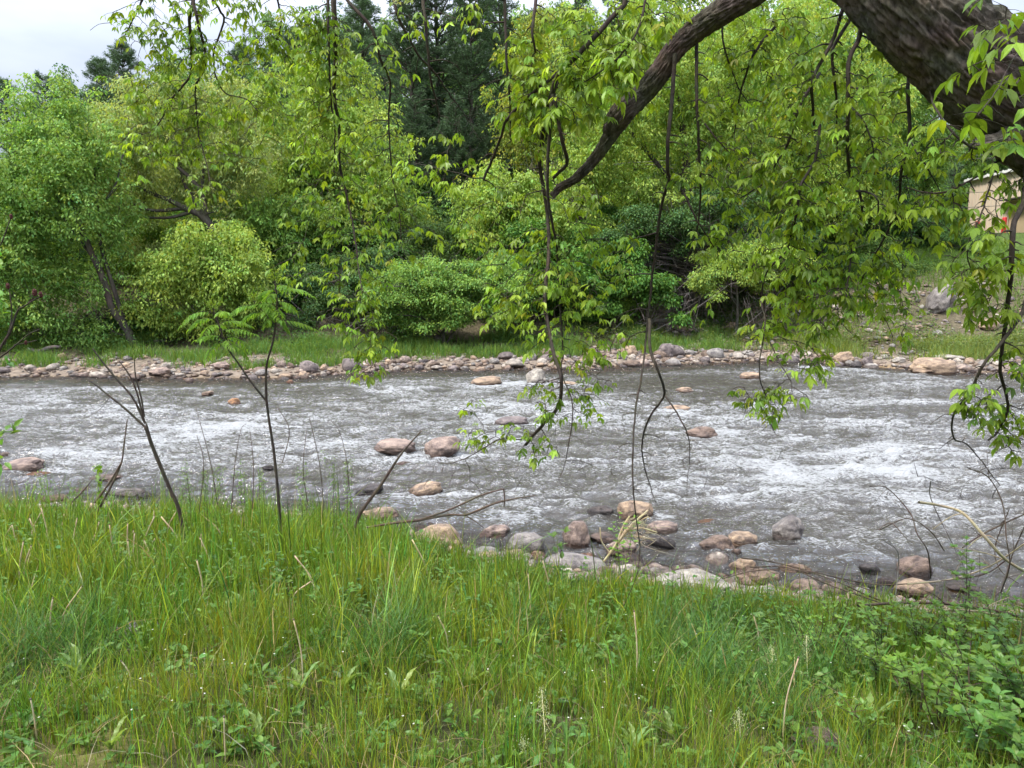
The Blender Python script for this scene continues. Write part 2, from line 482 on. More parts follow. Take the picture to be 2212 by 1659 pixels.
def water_mat():
    m, nd, lk, out = new_mat("river_water")
    at_ = N(nd, "ShaderNodeAttribute", attribute_name='Col')      # r foam, g shallow, b chop
    sep = nd.new("ShaderNodeSeparateColor"); lk.new(at_.outputs['Color'], sep.inputs[0])
    tc = nd.new("ShaderNodeTexCoord")
    mp = nd.new("ShaderNodeMapping"); mp.inputs['Scale'].default_value = (1.0, 2.1, 1)
    mp.inputs['Rotation'].default_value = (0, 0, math.radians(-8))
    lk.new(tc.outputs['Object'], mp.inputs[0])
    n1 = N(nd, "ShaderNodeTexNoise", Scale=2.6, Detail=8.0, Roughness=0.62, Distortion=0.6)
    n2 = N(nd, "ShaderNodeTexNoise", Scale=13.0, Detail=6.0, Roughness=0.7, Distortion=1.1)
    lk.new(mp.outputs[0], n1.inputs['Vector']); lk.new(mp.outputs[0], n2.inputs['Vector'])
    b1 = nd.new("ShaderNodeBump"); b1.inputs['Strength'].default_value = 1; b1.inputs['Distance'].default_value = .30
    b2 = nd.new("ShaderNodeBump"); b2.inputs['Strength'].default_value = 1; b2.inputs['Distance'].default_value = .085
    lk.new(n1.outputs['Fac'], b1.inputs['Height']); lk.new(n2.outputs['Fac'], b2.inputs['Height'])
    lk.new(b1.outputs[0], b2.inputs['Normal'])
    # body of the water: amber over a stony bed
    bodyc = nd.new("ShaderNodeMixRGB"); bodyc.inputs[1].default_value = (.010, .0095, .006, 1); bodyc.inputs[2].default_value = (.042, .030, .012, 1)
    lk.new(n1.outputs['Fac'], bodyc.inputs[0])
    body = nd.new("ShaderNodeBsdfDiffuse"); lk.new(bodyc.outputs[0], body.inputs[0])
    trn = nd.new("ShaderNodeBsdfTransparent"); trn.inputs[0].default_value = (.78, .60, .36, 1)
    mb_ = nd.new("ShaderNodeMixShader"); lk.new(sep.outputs['Green'], mb_.inputs[0])
    lk.new(body.outputs[0], mb_.inputs[1]); lk.new(trn.outputs[0], mb_.inputs[2])
    gl = nd.new("ShaderNodeBsdfGlossy"); gl.inputs['Roughness'].default_value = .06
    lk.new(b2.outputs[0], gl.inputs['Normal'])
    fr = nd.new("ShaderNodeFresnel"); fr.inputs[0].default_value = 1.42; lk.new(b2.outputs[0], fr.inputs['Normal'])
    frm = N(nd, "ShaderNodeMath", operation='MULTIPLY_ADD'); frm.inputs[1].default_value = 1.0; frm.inputs[2].default_value = 0.16
    lk.new(fr.outputs[0], frm.inputs[0])
    mg = nd.new("ShaderNodeMixShader"); lk.new(frm.outputs[0], mg.inputs[0])
    lk.new(mb_.outputs[0], mg.inputs[1]); lk.new(gl.outputs[0], mg.inputs[2])
    # foam: lacy white where the water breaks, with sparkle painted in as white specks
    f1 = N(nd, "ShaderNodeTexNoise", Scale=10.0, Detail=9.0, Roughness=0.80, Distortion=1.2)
    lk.new(mp.outputs[0], f1.inputs['Vector'])
    ad = N(nd, "ShaderNodeMath", operation='ADD'); lk.new(sep.outputs['Red'], ad.inputs[0]); lk.new(f1.outputs['Fac'], ad.inputs[1])
    sp_ = N(nd, "ShaderNodeTexNoise", Scale=24.0, Detail=4.0, Roughness=0.75, Distortion=0.6)  # finer noise for the white specks that paint sparkle over the choppy water
    lk.new(mp.outputs[0], sp_.inputs['Vector'])
    spr = nd.new("ShaderNodeMapRange"); spr.inputs['From Min'].default_value = .56; spr.inputs['From Max'].default_value = .74; spr.inputs['To Max'].default_value = .34
    lk.new(sp_.outputs['Fac'], spr.inputs['Value'])
    spm = N(nd, "ShaderNodeMath", operation='MULTIPLY'); lk.new(spr.outputs[0], spm.inputs[0]); lk.new(sep.outputs['Blue'], spm.inputs[1])
    ad2 = N(nd, "ShaderNodeMath", operation='ADD'); lk.new(ad.outputs[0], ad2.inputs[0]); lk.new(spm.outputs[0], ad2.inputs[1])
    ad = ad2
    mr = nd.new("ShaderNodeMapRange"); mr.inputs['From Min'].default_value = .87; mr.inputs['From Max'].default_value = 1.12
    mf = nd.new("ShaderNodeMapping"); mf.inputs['Scale'].default_value = (1.0, 2.6, 1); mf.inputs['Rotation'].default_value = (0, 0, math.radians(-5))
    lk.new(tc.outputs['Object'], mf.inputs[0])
    fn = N(nd, "ShaderNodeTexNoise", Scale=4.6, Detail=5.0, Roughness=0.62, Distortion=1.4); lk.new(mf.outputs[0], fn.inputs['Vector'])
    a1 = N(nd, "ShaderNodeMath", operation='MULTIPLY_ADD'); a1.inputs[1].default_value = 2; a1.inputs[2].default_value = -1; lk.new(fn.outputs['Fac'], a1.inputs[0])
    a2 = N(nd, "ShaderNodeMath", operation='ABSOLUTE'); lk.new(a1.outputs[0], a2.inputs[0])
    a3 = nd.new("ShaderNodeMapRange"); a3.inputs['From Min'].default_value = 0; a3.inputs['From Max'].default_value = .16; a3.inputs['To Min'].default_value = .27; a3.inputs['To Max'].default_value = 0
    lk.new(a2.outputs[0], a3.inputs['Value'])
    a4 = N(nd, "ShaderNodeMath", operation='MULTIPLY'); lk.new(a3.outputs[0], a4.inputs[0]); lk.new(sep.outputs['Blue'], a4.inputs[1])
    a5 = N(nd, "ShaderNodeMath", operation='ADD'); lk.new(a4.outputs[0], a5.inputs[0]); lk.new(ad.outputs[0], a5.inputs[1])
    lk.new(a5.outputs[0], mr.inputs['Value'])
    fo = nd.new("ShaderNodeBsdfPrincipled"); fo.inputs['Base Color'].default_value = (.56, .57, .575, 1); fo.inputs['Roughness'].default_value = .7
    lk.new(b2.outputs[0], fo.inputs['Normal'])
    fx = nd.new("ShaderNodeMixShader"); lk.new(mr.outputs[0], fx.inputs[0]); lk.new(mg.outputs[0], fx.inputs[1]); lk.new(fo.outputs[0], fx.inputs[2])
    lk.new(fx.outputs[0], out.inputs[0])
    return m

# ------------------------------------------------------------------ ground
def grid_mesh(name, xs, ys, Z, C, mat):
    X, Y = np.meshgrid(xs, ys)
    V = np.stack([X, Y, Z], -1).reshape(-1, 3)
    ny, nx = X.shape
    i = np.arange(ny - 1)[:, None] * nx + np.arange(nx - 1)[None]
    F = np.stack([i, i + 1, i + nx + 1, i + nx], -1).reshape(-1, 4)
    b = MB(); b.add(V, F, C.reshape(-1, 3))
    return b.build(name, mat, smooth=True)

def cat(*a):
    return np.unique(np.round(np.concatenate(a), 4))

xs = cat(np.arange(-200, -40, 8), np.arange(-40, -12, 1.0), np.arange(-12, 12, 0.14), np.arange(12, 40, 1.0), np.arange(40, 201, 8))
ys = cat(np.arange(-30, -1, 2), np.arange(-1, 10.5, 0.12), np.arange(10.5, 40, 0.35), np.arange(40, 90, 1.5), np.arange(90, 320, 10))
X, Y = np.meshgrid(xs, ys)
Zt = H(X, Y)
S_, F_ = near_shore(X), far_shore(X)
d_ = Y - F_
soil = np.array([.058, .060, .024]); gravel = np.array([.20, .16, .125]); bed = np.array([.24, .16, .07])
mud = np.array([.105, .088, .055]); floor_ = np.array([.075, .085, .035]); lawn = np.array([.07, .11, .025])
C = np.tile(soil, X.shape + (1,)).astype(float)
def lay(mask, col):
    global C
    C = C * (1 - mask[..., None]) + np.array(col) * mask[..., None]
nz = fbm2(X * .9, Y * .9, 4, 77)
lay(sstep(-1.3, -.4, Y - S_ + (nz - .5) * 1.2), gravel)
lay(sstep(0.0, .5, Y - S_), bed)
lay(sstep(-.3, .1, d_), gravel)
lay(sstep(1.6, 2.8, d_ + (nz - .5) * 2), mud)
lay(sstep(9, 12, d_) * (1 - sstep(5, 11, X)), floor_)
lay(sstep(10, 14, d_) * sstep(5, 11, X), lawn)
lay(sstep(46, 60, d_), floor_)
# mossy trodden corner at the near left
lay(sstep(.4, .7, fbm2(X * 1.1, Y * 1.1, 3, 12)) * (1 - sstep(2.0, 2.8, Y)) * (1 - sstep(-1.5, -.6, X)), (.13, .12, .035))
ground = grid_mesh("ground", xs, ys, Zt, C, terrain_mat())
tag(ground, kind='structure')

# ------------------------------------------------------------------ river
FOAM = [(470, 925, 130, 14, 1), (600, 905, 80, 9, .8), (330, 955, 90, 9, .7), (420, 945, 60, 12, .9), (160, 990, 70, 10, .6), (250, 842, 90, 6, .6), (640, 872, 70, 6, .6), (540, 878, 50, 5, .7),
        (1100, 885, 90, 11, .8), (1060, 905, 35, 14, .9), (1250, 905, 70, 11, .8), (1320, 872, 110, 8, .8), (900, 1000, 120, 15, .9), (1000, 987, 50, 10, .8), (780, 935, 60, 6, .5),
        (1570, 948, 70, 14, .9), (1620, 968, 120, 14, 1), (1740, 955, 90, 10, .8), (1850, 985, 130, 24, 1), (1900, 1022, 120, 26, 1.1), (1690, 1025, 45, 22, 1), (2080, 985, 70, 14, .8),
        (1560, 1070, 100, 22, .9), (2050, 1090, 130, 24, .9), (1440, 1080, 50, 14, .8), (2150, 1040, 70, 20, .8), (1960, 872, 90, 8, .7), (1820, 870, 80, 8, .7), (1730, 850, 80, 6, .7), (1640, 875, 60, 7, .7),
        (1300, 1000, 60, 8, .5), (1560, 905, 80, 8, .8), (90, 940, 120, 12, .45), (120, 880, 150, 8, .5), (380, 865, 120, 6, .45), (830, 850, 60, 6, .5), (900, 870, 60, 6, .5), (700, 965, 100, 8, .5),
        (2000, 930, 120, 10, .45), (2150, 880, 60, 12, .45), (1180, 1000, 90, 8, .4), (1090, 960, 70, 8, .45), (240, 1010, 80, 10, .5), (1330, 1048, 60, 6, .3), (560, 975, 90, 8, .5), (1760, 795, 25, 4, .9),
        (200, 900, 130, 8, .5), (650, 990, 90, 6, .4), (1200, 1050, 70, 8, .3), (1900, 820, 90, 5, .5), (1500, 1000, 90, 8, .5), (1800, 1090, 100, 10, .5)]
for _x, _y, _w in ((447, 856, 30), (510, 880, 34), (855, 977, 90), (955, 988, 80), (874, 1006, 44), (1159, 832, 50), (1050, 833, 70), (1225, 836, 54), (1105, 921, 80), (1621, 819, 46), (1479, 849, 40), (1460, 891, 64), (1517, 949, 74), (1482, 1048, 40), (1372, 1122, 76), (1431, 1157, 70), (1698, 1170, 80), (918, 1074, 84), (47, 1024, 90), (1550, 1198, 70), (1069, 1162, 66), (1247, 1180, 60)):
    FOAM += [(_x + _w * .75, _y, _w * .55, 4.5, .95), (_x, _y + 2, _w * .62, 3.5, .7), (_x - _w * .6, _y - 1, 6, 3, .6)]
wx = np.arange(-27, 27.01, 0.055); wy = np.arange(5.2, 29.5, 0.05)
WX, WY = np.meshgrid(wx, wy)
ca, sa = math.cos(.14), math.sin(.14)
RX, RY = WX * ca + WY * sa, -WX * sa + WY * ca
calm = sstep(-.3, .8, WY - near_shore(WX)) * sstep(0.3, 3.0, far_shore(WX) - WY)
n1 = fbm2(RX * .55, RY * 1.0, 4, 51, .55)
n2 = fbm2(RX * 1.5 + n1 * 2, RY * 3.0, 4, 61, .55)
n3 = fbm2(RX * 4.2, RY * 8.0, 3, 71, .55)
ridge = 1 - np.abs(2 * n2 - 1)
foam = np.zeros_like(WX)
for px, py, rx, ry, a in FOAM:
    c = flat(px, py); Rx = rx / FOC * np.linalg.norm(c) * 1.15; Ry = abs(flat(px, py - ry)[1] - flat(px, py + ry)[1]) / 2 * 1.15
    q = ((WX - c[0]) / Rx) ** 2 + ((WY - c[1]) / Ry) ** 2
    foam = np.maximum(foam, a * np.exp(-q * 1.1))
WZ = calm * (0.20 * (n1 - .5) + 0.15 * (ridge - .55) + .055 * (n3 - .5)) + 0.012 * (n3 - .5)
WZ += calm * foam * (.07 * (n2 - .4) + .06 * (fbm2(RX * 3, RY * 5, 3, 91) - .5))
crest = sstep(.60, .95, ridge) * .26 + sstep(.52, .75, n1) * .10
fo = foam * .27 + crest * (.35 + .75 * calm) * .75 + .08 * calm - .16 * sstep(.50, .68, fbm2(RX * .28 + 4, RY * .75, 3, 133)) * calm + .20 * (fbm2(RX * .35, RY * .8, 3, 33) - .5)
fo *= sstep(0.0, 1.2, WY - near_shore(WX)) * sstep(0.0, 1.6, far_shore(WX) - WY)
dark = 0.0
for px, py, rx, ry in ((1500, 830, 260, 22), (1280, 800, 160, 10), (470, 822, 160, 8), (900, 815, 120, 8), (1560, 855, 150, 12)):
    c = flat(px, py); Rx = rx / FOC * np.linalg.norm(c); Ry = abs(flat(px, py - ry)[1] - flat(px, py + ry)[1]) / 2
    dark = np.maximum(dark, np.exp(-(((WX - c[0]) / Rx) ** 2 + ((WY - c[1]) / Ry) ** 2)))
fo = fo * (1 - .75 * dark)
WZ = WZ * (1 - .45 * dark)
depth = -H(WX, WY)
shal = np.clip(.85 - depth * 2.0, 0.04, .85)
WC = np.stack([np.clip(fo, 0, 1), shal, calm], -1)
river = grid_mesh("river_water", wx, wy, WZ, WC, water_mat())
tag(river, kind='structure')
del WX, WY, RX, RY, n1, n2, n3, ridge, foam, WZ, crest, fo, depth, shal, WC, X, Y, Zt, C

# ------------------------------------------------------------------ stones
def make_rock_mesh(name, seed, squash=(1, .8, .6), angular=.35, rough=.16, sub=4):
    bm = bmesh.new(); bmesh.ops.create_icosphere(bm, subdivisions=sub, radius=1)
    me = bpy.data.meshes.new(name); bm.to_mesh(me); bm.free()
    V = np.empty(len(me.vertices) * 3); me.vertices.foreach_get('co', V); V = V.reshape(-1, 3)
    r = np.random.default_rng(seed)
    r0 = 1 + .45 * (noise3(V * 1.1 + seed * 3.7, seed) - .5) + rough * (noise3(V * 2.7 + seed, seed + 5) - .5) * 1.6 + rough * .5 * (noise3(V * 7 + seed, seed + 6) - .5)
    for k in range(9):                       # shave flat faces
        n = unit(r.normal(size=3)); h = r.uniform(.62, .9)
        dt = V @ n
        lim = h / np.maximum(dt, 1e-3)
        r0 = np.where((dt > 0) & (r0 > lim), r0 * (1 - angular) + lim * angular, r0)
    V = V * r0[:, None]
    V = V / np.abs(V).max(0) * np.array(squash)
    me.vertices.foreach_set('co', V.ravel())
    me.polygons.foreach_set('use_smooth', np.ones(len(me.polygons), bool))
    a = me.attributes.new('Col', 'FLOAT_COLOR', 'POINT')
    a.data.foreach_set('color', np.ones(len(V) * 4, np.float32))
    me.materials.append(M_ROCK); me.update()
    return me
ROCKS = [make_rock_mesh("stone", 100 + k, (1, 1, 1), (.6, .95, .45, .8, .95, .6, .85, .5, .95, .7, .55, .8)[k], .2, 5) for k in range(12)]
SMALL = [make_rock_mesh("cobble", 300 + k, (1, 1, 1), (.3, .6, .2, .7, .4, .5, .25, .65)[k], .12, 3) for k in range(8)]

STONE_COL = dict(tan=(.42, .32, .225), pink=(.355, .28, .24), grey=(.27, .255, .245), dark=(.11, .10, .10), white=(.44, .42, .37), brown=(.24, .18, .145), purple=(.21, .18, .178),
                 orange=(.46, .26, .13), wet=(.10, .085, .08))
def place_rock(cx, cy, w, h, colr, label, name='boulder', cat_='rock', variant=0, tilt=0., yaw=None, group=None, depthf=.75, sink=.28):
    p = hit(cx, cy + h * .5)
    Y = p[1]
    sc = math.hypot(Y, CAMZ - p[2]) / FOC
    a = w * sc / 2
    el = math.atan2(CAMZ - p[2], Y)
    b = a * depthf
    # apparent height = Hh*cos(el) + depth*sin(el)
    hh = max((h * sc - 2 * b * math.sin(el) * .55) / math.cos(el), h * sc * .45)
    cz = hh / (2 - 2 * sink)                      # half height with the sunk share
    o = bpy.data.objects.new(name, ROCKS[variant % 12])
    SC.collection.objects.link(o)
    u = (cx - (p[0] / p[1] * 0 + 0))
    ctr = at(cx, cy, Y + b * .6)
    base = max(Hs(ctr[0], Y + b * .6), 0 if p[2] < .02 else -9)
    o.location = (float(ctr[0]), float(Y + b * .6), float(base + hh - cz))
    o.scale = (a, b, cz)
    o.rotation_euler = (0, tilt, 0)
    if yaw is not None:
        o.rotation_euler = (0, tilt, yaw)
    o.color = (*STONE_COL[colr], 1)
    return tag(o, label, cat_, group)

BOULDERS = [
 (948, 1152, 113, 58, 'tan', 'large rounded tan boulder at the grass edge behind tall blades', 2, 0),
 (1069, 1146, 68, 30, 'pink', 'pinkish low stone with purple stains between two grey boulders', 5, -.15),
 (1137, 1178, 84, 50, 'grey', 'grey speckled boulder rising from grass beside the three-leaved seedling', 7, 0),
 (1240, 1204, 130, 48, 'grey', 'long flat grey boulder lying under the round speckled one', 0, .1),
 (1247, 1154, 62, 58, 'pink', 'round speckled pink-grey boulder standing beside the driftwood roots', 2, 0),
 (1303, 1161, 64, 27, 'brown', 'flat brown stone wedged right of the round speckled boulder', 9, .1),
 (1343, 1181, 65, 38, 'pink', 'reddish stone under the pale driftwood roots', 5, 0),
 (1372, 1101, 74, 42, 'tan', 'big tan boulder behind the driftwood with leafy sprout', 3, .1),
 (1296, 1104, 60, 28, 'wet', 'wet grey stone washed by the current left of the tan boulder', 5, 0),
 (1431, 1141, 72, 30, 'pink', 'smooth reddish tan stone right of the driftwood', 7, -.05),
 (1428, 1168, 64, 26, 'dark', 'dark wet flat stone in front of the smooth reddish one', 0, .1),
 (1266, 1204, 50, 20, 'orange', 'small rusty stone lying on the long flat grey boulder edge', 2, 0),
 (1328, 1221, 58, 24, 'grey', 'mottled grey-pink stone at the grass edge below the driftwood', 4, 0),
 (1058, 1200, 60, 32, 'tan', 'shaded tan stone half buried in grass below the pinkish one', 9, .15),
 (824, 1108, 88, 28, 'tan', 'flat tan stone at the waterline beside the leaning dead stick', 2, 0),
 (918, 1058, 80, 31, 'tan', 'sloping tan boulder standing alone in the near water', 7, -.22),
 (798, 1056, 62, 26, 'dark', 'dark grey stone awash beside the leaning dead stick', 5, -.2),
 (927, 1243, 52, 42, 'brown', 'shaded brown stone sunk in the tall grass', 2, 0),
 (1349, 1047, 50, 13, 'purple', 'flat purple stone barely breaking the surface upstream of the tan boulder', 0, 0),
 (1550, 1176, 76, 42, 'brown', 'round brown-grey boulder touching its tan neighbour', 2, 0),
 (1604, 1167, 68, 35, 'tan', 'tan boulder with a dark wet end beside the round brown one', 7, .05),
 (1698, 1143, 78, 54, 'grey', 'angular grey slab tilted up out of the near shallows', 1, -.45),
 (1713, 1180, 25, 14, 'dark', 'small dark stone in front of the tilted grey slab', 2, 0),
 (1558, 1201, 40, 24, 'grey', 'small lichen-spotted grey stone below the round brown boulder', 4, 0),
 (1592, 1195, 26, 24, 'brown', 'small pointed brown stone below the tan and brown boulders', 8, .3),
 (1524, 1210, 48, 15, 'brown', 'thin flat brown stone behind the big pale boulder', 0, 0),
 (1495, 1241, 168, 52, 'white', 'biggest pale flat-topped boulder at the grass edge', 9, 0),
 (1607, 1223, 63, 36, 'tan', 'mottled tan stone right of the biggest pale boulder', 2, 0),
 (1645, 1246, 84, 30, 'tan', 'low smooth tan stone with vine leaves in front', 7, 0),
 (1718, 1227, 66, 25, 'tan', 'smooth tan stone with a dark patch on its end', 5, .1),
 (1773, 1209, 40, 15, 'brown', 'lone small brown stone standing in the near shallows', 2, 0),
 (1880, 1227, 50, 34, 'dark', 'dark angular stone with a white band', 8, .2),
 (1975, 1229, 76, 46, 'brown', 'large brown boulder with orange spots near the shrub', 7, -.2),
 (1917, 1256, 42, 19, 'purple', 'small purple-brown stone between two bigger ones', 0, .1),
 (1875, 1263, 46, 20, 'dark', 'dark wet stone below the dark angular one', 3, 0),
 (1970, 1270, 82, 42, 'tan', 'speckled tan stone behind the shrub leaves', 9, 0),
 (1645, 1272, 84, 28, 'white', 'whitish stone hidden in grass below the smooth tan ones', 4, 0),
 (2080, 1266, 64, 22, 'grey', 'submerged grey stone beside the twiggy vine tangle', 0, 0),
 (1538, 1128, 60, 14, 'orange', 'flat reddish stone under a skin of water', 0, 0),
 (1482, 1041, 38, 14, 'dark', 'small dark stone midway between the two hanging twig tips', 8, 0),
 (447, 849, 29, 11, 'tan', 'small flat tan rock alone in the far rapids', 1, -.1),
 (507, 868, 30, 18, 'orange', 'small rounded orange rock in the far rapids', 2, 0),
 (855, 963, 92, 31, 'pink', 'long pink boulder midstream with the dead stick tip before it', 7, .05),
 (955, 965, 78, 44, 'pink', 'biggest midstream boulder, pink top and wet black flank', 3, -.15),
 (874, 1001, 42, 14, 'pink', 'nearly sunken pink stone below the long pink boulder', 0, 0),
 (1159, 813, 47, 36, 'white', 'tall pale round boulder by the far shallows', 2, .1),
 (1050, 823, 72, 20, 'tan', 'low flat sandy boulder left of the tall pale one', 7, -.1),
 (1194, 824, 26, 14, 'grey', 'small grey rock touching the tall pale boulder', 5, 0),
 (1225, 828, 52, 14, 'tan', 'flat tan rock right of the tall pale boulder', 0, 0),
 (1105, 910, 78, 22, 'purple', 'long dark reddish boulder breaking the rapids', 7, -.05),
 (1077, 869, 28, 8, 'pink', 'tiny pink rock in the rapids above the reddish boulder', 0, 0),
 (1621, 811, 46, 15, 'tan', 'rounded tan rock behind the lowest hanging leaves', 7, 0),
 (1479, 842, 40, 13, 'tan', 'tan rock in the dark far pool', 2, 0),
 (1460, 882, 64, 18, 'tan', 'broad tan rock in the rapids beside the forked twigs', 5, 0),
 (1517, 934, 72, 28, 'brown', 'smooth reddish brown boulder with white water spilling past it', 2, 0),
 (1822, 774, 46, 24, 'tan', 'egg-shaped tan boulder on the far gravel', 2, -.1),
 (2018, 790, 98, 38, 'tan', 'largest far-bank boulder, tan with a split and a dark flank', 7, .05),
 (2045, 772, 70, 12, 'white', 'thin pale slab behind the largest far-bank boulder', 0, 0),
 (1873, 781, 25, 19, 'purple', 'round purple stone right of the egg-shaped boulder', 2, 0),
 (1941, 778, 28, 12, 'white', 'small pale stone between the purple and the largest boulder', 5, 0),
 (1849, 787, 26, 14, 'dark', 'dark wet stone just below the egg-shaped boulder', 2, 0),
 (47, 1006, 92, 35, 'pink', 'large dark-sided boulder in the water by the red-fruited sapling', 7, -.1),
 (83, 1023, 56, 14, 'orange', 'low orange stone in front of the large dark-sided boulder', 0, 0),
 (10, 983, 30, 14, 'brown', 'brown stone just behind the large dark-sided boulder', 2, 0),
 (232, 1030, 72, 18, 'pink', 'flat pink stone in shallow water behind the leafy sprig', 5, 0),
 (275, 1062, 80, 22, 'grey', 'long pale grey stone at the near waterline by the bare sapling', 0, 0),
 (318, 1070, 40, 14, 'dark', 'dark stone at the near waterline by the bare sapling foot', 8, 0),
 (120, 1074, 60, 14, 'tan', 'low tan stone at the near waterline below the orange one', 2, 0),
 (185, 1058, 50, 14, 'pink', 'small pink stone between the tan and the pale grey ones', 2, 0),
 (580, 1009, 28, 9, 'dark', 'small dark rock behind the leafy sapling stem', 2, 0),
 (350, 804, 54, 19, 'pink', 'broad pink boulder at the far waterline under the yellow-green tree', 9, -.1),
 (180, 809, 32, 10, 'pink', 'flat pink rock at the far waterline before the tallest grass tuft', 2, 0),
 (410, 821, 19, 10, 'pink', 'little round pink rock just off the far waterline', 2, 0),
 (290, 815, 26, 15, 'brown', 'brown stone at the far waterline left of the broad pink boulder', 3, 0),
 (133, 771, 24, 15, 'tan', 'rounded tan stone on the grassy bank near the fallen log', 7, -.2),
 (275, 774, 18, 9, 'grey', 'pale stone on the grass just below the leaning trunk', 2, 0),
 (480, 791, 48, 16, 'pink', 'pinkish boulder in the stone strip below the leafy sapling crown', 9, 0),
 (560, 802, 30, 17, 'brown', 'brown blocky stone in the strip below the leafy sapling crown', 3, .1),
 (617, 812, 34, 12, 'tan', 'flat tan stone at the lower edge of the stone strip', 7, 0),
 (720, 800, 28, 14, 'tan', 'pointed tan stone at the end of the stone strip', 8, 0),
 (627, 824, 18, 8, 'orange', 'little orange rock just off the stone strip', 2, 0),
 (2030, 645, 62, 62, 'grey', 'big flat grey slab propped upright on the far slope', 1, .5),
 (2135, 713, 44, 18, 'tan', 'long tan stone on the far slope below the upright slab', 7, 0),
 (1581, 706, 25, 17, 'tan', 'tan stone on the far grass ledge', 2, 0),
 (944, 734, 28, 19, 'purple', 'purple-brown stone in the shadow under the round shrub', 9, 0),
 (1440, 757, 38, 27, 'purple', 'purple boulder on the far gravel behind the forked branch', 7, .1),
 (1360, 758, 38, 22, 'tan', 'tan boulder on the far gravel left of the purple one', 2, 0),
 (1150, 771, 22, 15, 'grey', 'grey stone on the far gravel above the tall pale boulder', 5, 0),
 (1337, 731, 32, 20, 'pink', 'pink boulder half hidden by hanging leaves on the far bank', 2, 0),
 (290, 1362, 116, 22, 'grey', 'flat grey stone with moss flush in the grass', 0, 0),
 (1770, 1600, 110, 44, 'brown', 'rounded brown stone buried in the nearest grass', 2, 0),
 (1250, 1330, 66, 28, 'brown', 'brown stone half buried in the middle of the grass', 9, 0),
 (1965, 1480, 90, 34, 'brown', 'mossy brown stone under the shrub', 7, -.2),
]
for i, (cx, cy, w, h, c, lab, var, tl) in enumerate(BOULDERS):
    place_rock(cx, cy, w * 1.04, h * 1.08, c, lab, variant=var, tilt=tl)

# gravel strips: every stone that shows as a stone is an object, the finest pebbles are one mass
PLACES = [(-99, -11.5, 'below the leaning green tree'), (-11.5, -5.5, 'below the yellow-green tree'), (-5.5, -1.0, 'below the round green shrub'),
          (-1.0, 3.4, 'behind the tall pale boulder'), (3.4, 9.0, 'below the eroded bank'), (9.0, 14.5, 'around the egg-shaped boulder'), (14.5, 99, 'beside the largest far boulder')]
CW = [('tan', 'tan', (.42, .32, .23)), ('pink', 'pinkish', (.36, .295, .25)), ('grey', 'grey', (.32, .31, .295)), ('brown', 'brown', (.24, .18, .14)), ('white', 'pale', (.50, .46, .40)), ('purple', 'purplish', (.22, .19, .185))]
def cobble(x, y, r, place, rowname):
    k = rng.integers(0, 6); nm, word, col = CW[k]
    o = bpy.data.objects.new('cobble', SMALL[rng.integers(0, 8)])
    SC.collection.objects.link(o)
    o.scale = (r, r * rng.uniform(.6, .95), r * rng.uniform(.42, .7))
    o.location = (x, y, max(Hs(x, y), -.06) + r * .22)
    o.rotation_euler = (rng.uniform(-.25, .25), rng.uniform(-.25, .25), rng.uniform(0, 6.3))
    v = rng.uniform(.75, 1.2)
    o.color = (*[c * v for c in col], 1)
    sz = 'larger' if r > .21 else ('medium' if r > .14 else 'small')
    shp = 'rounded' if o.data in SMALL[::2] else 'blunt'
    tag(o, f"{sz} {shp} {word} cobble {rowname} {place}", 'stone', 'cobbles of the ' + ('far' if y > 15 else 'near') + ' waterline')
def place_of(x):
    return next(p for a, b, p in PLACES if a <= x < b)
nfar = 0
while nfar < 240:
    x = rng.uniform(-19.5, 20.5); F = float(far_shore(np.array([x]))[0])
    dens = np.interp(x, (-20, -13, -12, -2, 3, 8, 10, 13, 16, 20), (.35, .5, .9, 1, .9, .9, .6, .9, 1, .7))
    if rng.random() > dens * sstep(.30, .55, fbm2(np.array([x * .5]), np.array([2.2]), 3, 19))[0] * 1.2 + .15: continue
    row = rng.random()
    if row < .74:
        d = rng.uniform(-.5, 1.7); rn = 'in the far strip'
        r = np.clip(rng.lognormal(-1.75, .42), .09, .42)
    else:
        if x < 2: continue
        d = rng.uniform(4, 8.5) if x > 8 else rng.uniform(2, 4); rn = 'up the far bank'
        r = np.clip(rng.lognormal(-1.9, .35), .1, .32)
    cobble(x, F + d, float(r), place_of(x), rn); nfar += 1
NP = [(-99, -1.0, 'by the bare sapling'), (-1.0, .6, 'by the round speckled boulder'), (.6, 2.0, 'by the biggest pale boulder'), (2.0, 9, 'by the twiggy tangle')]
for k in range(46):
    x = rng.uniform(-4.5, 3.6); S = float(near_shore(np.array([x]))[0])
    if x < -1 and rng.random() < .5: continue
    cobble(x, S + rng.uniform(-.7, .55), float(rng.uniform(.04, .10)), next(p for a, b, p in NP if a <= x < b), 'at the near edge')
for k in range(80):
    x = rng.uniform(-.3, 3.4); S = float(near_shore(np.array([x]))[0])
    cobble(x, S + rng.uniform(-.5, .45) + .25 * math.sin(x * 3), float(np.clip(rng.lognormal(-2.35, .35), .05, .19)), next(p for a, b, p in NP if a <= x < b), 'in the near shoal')
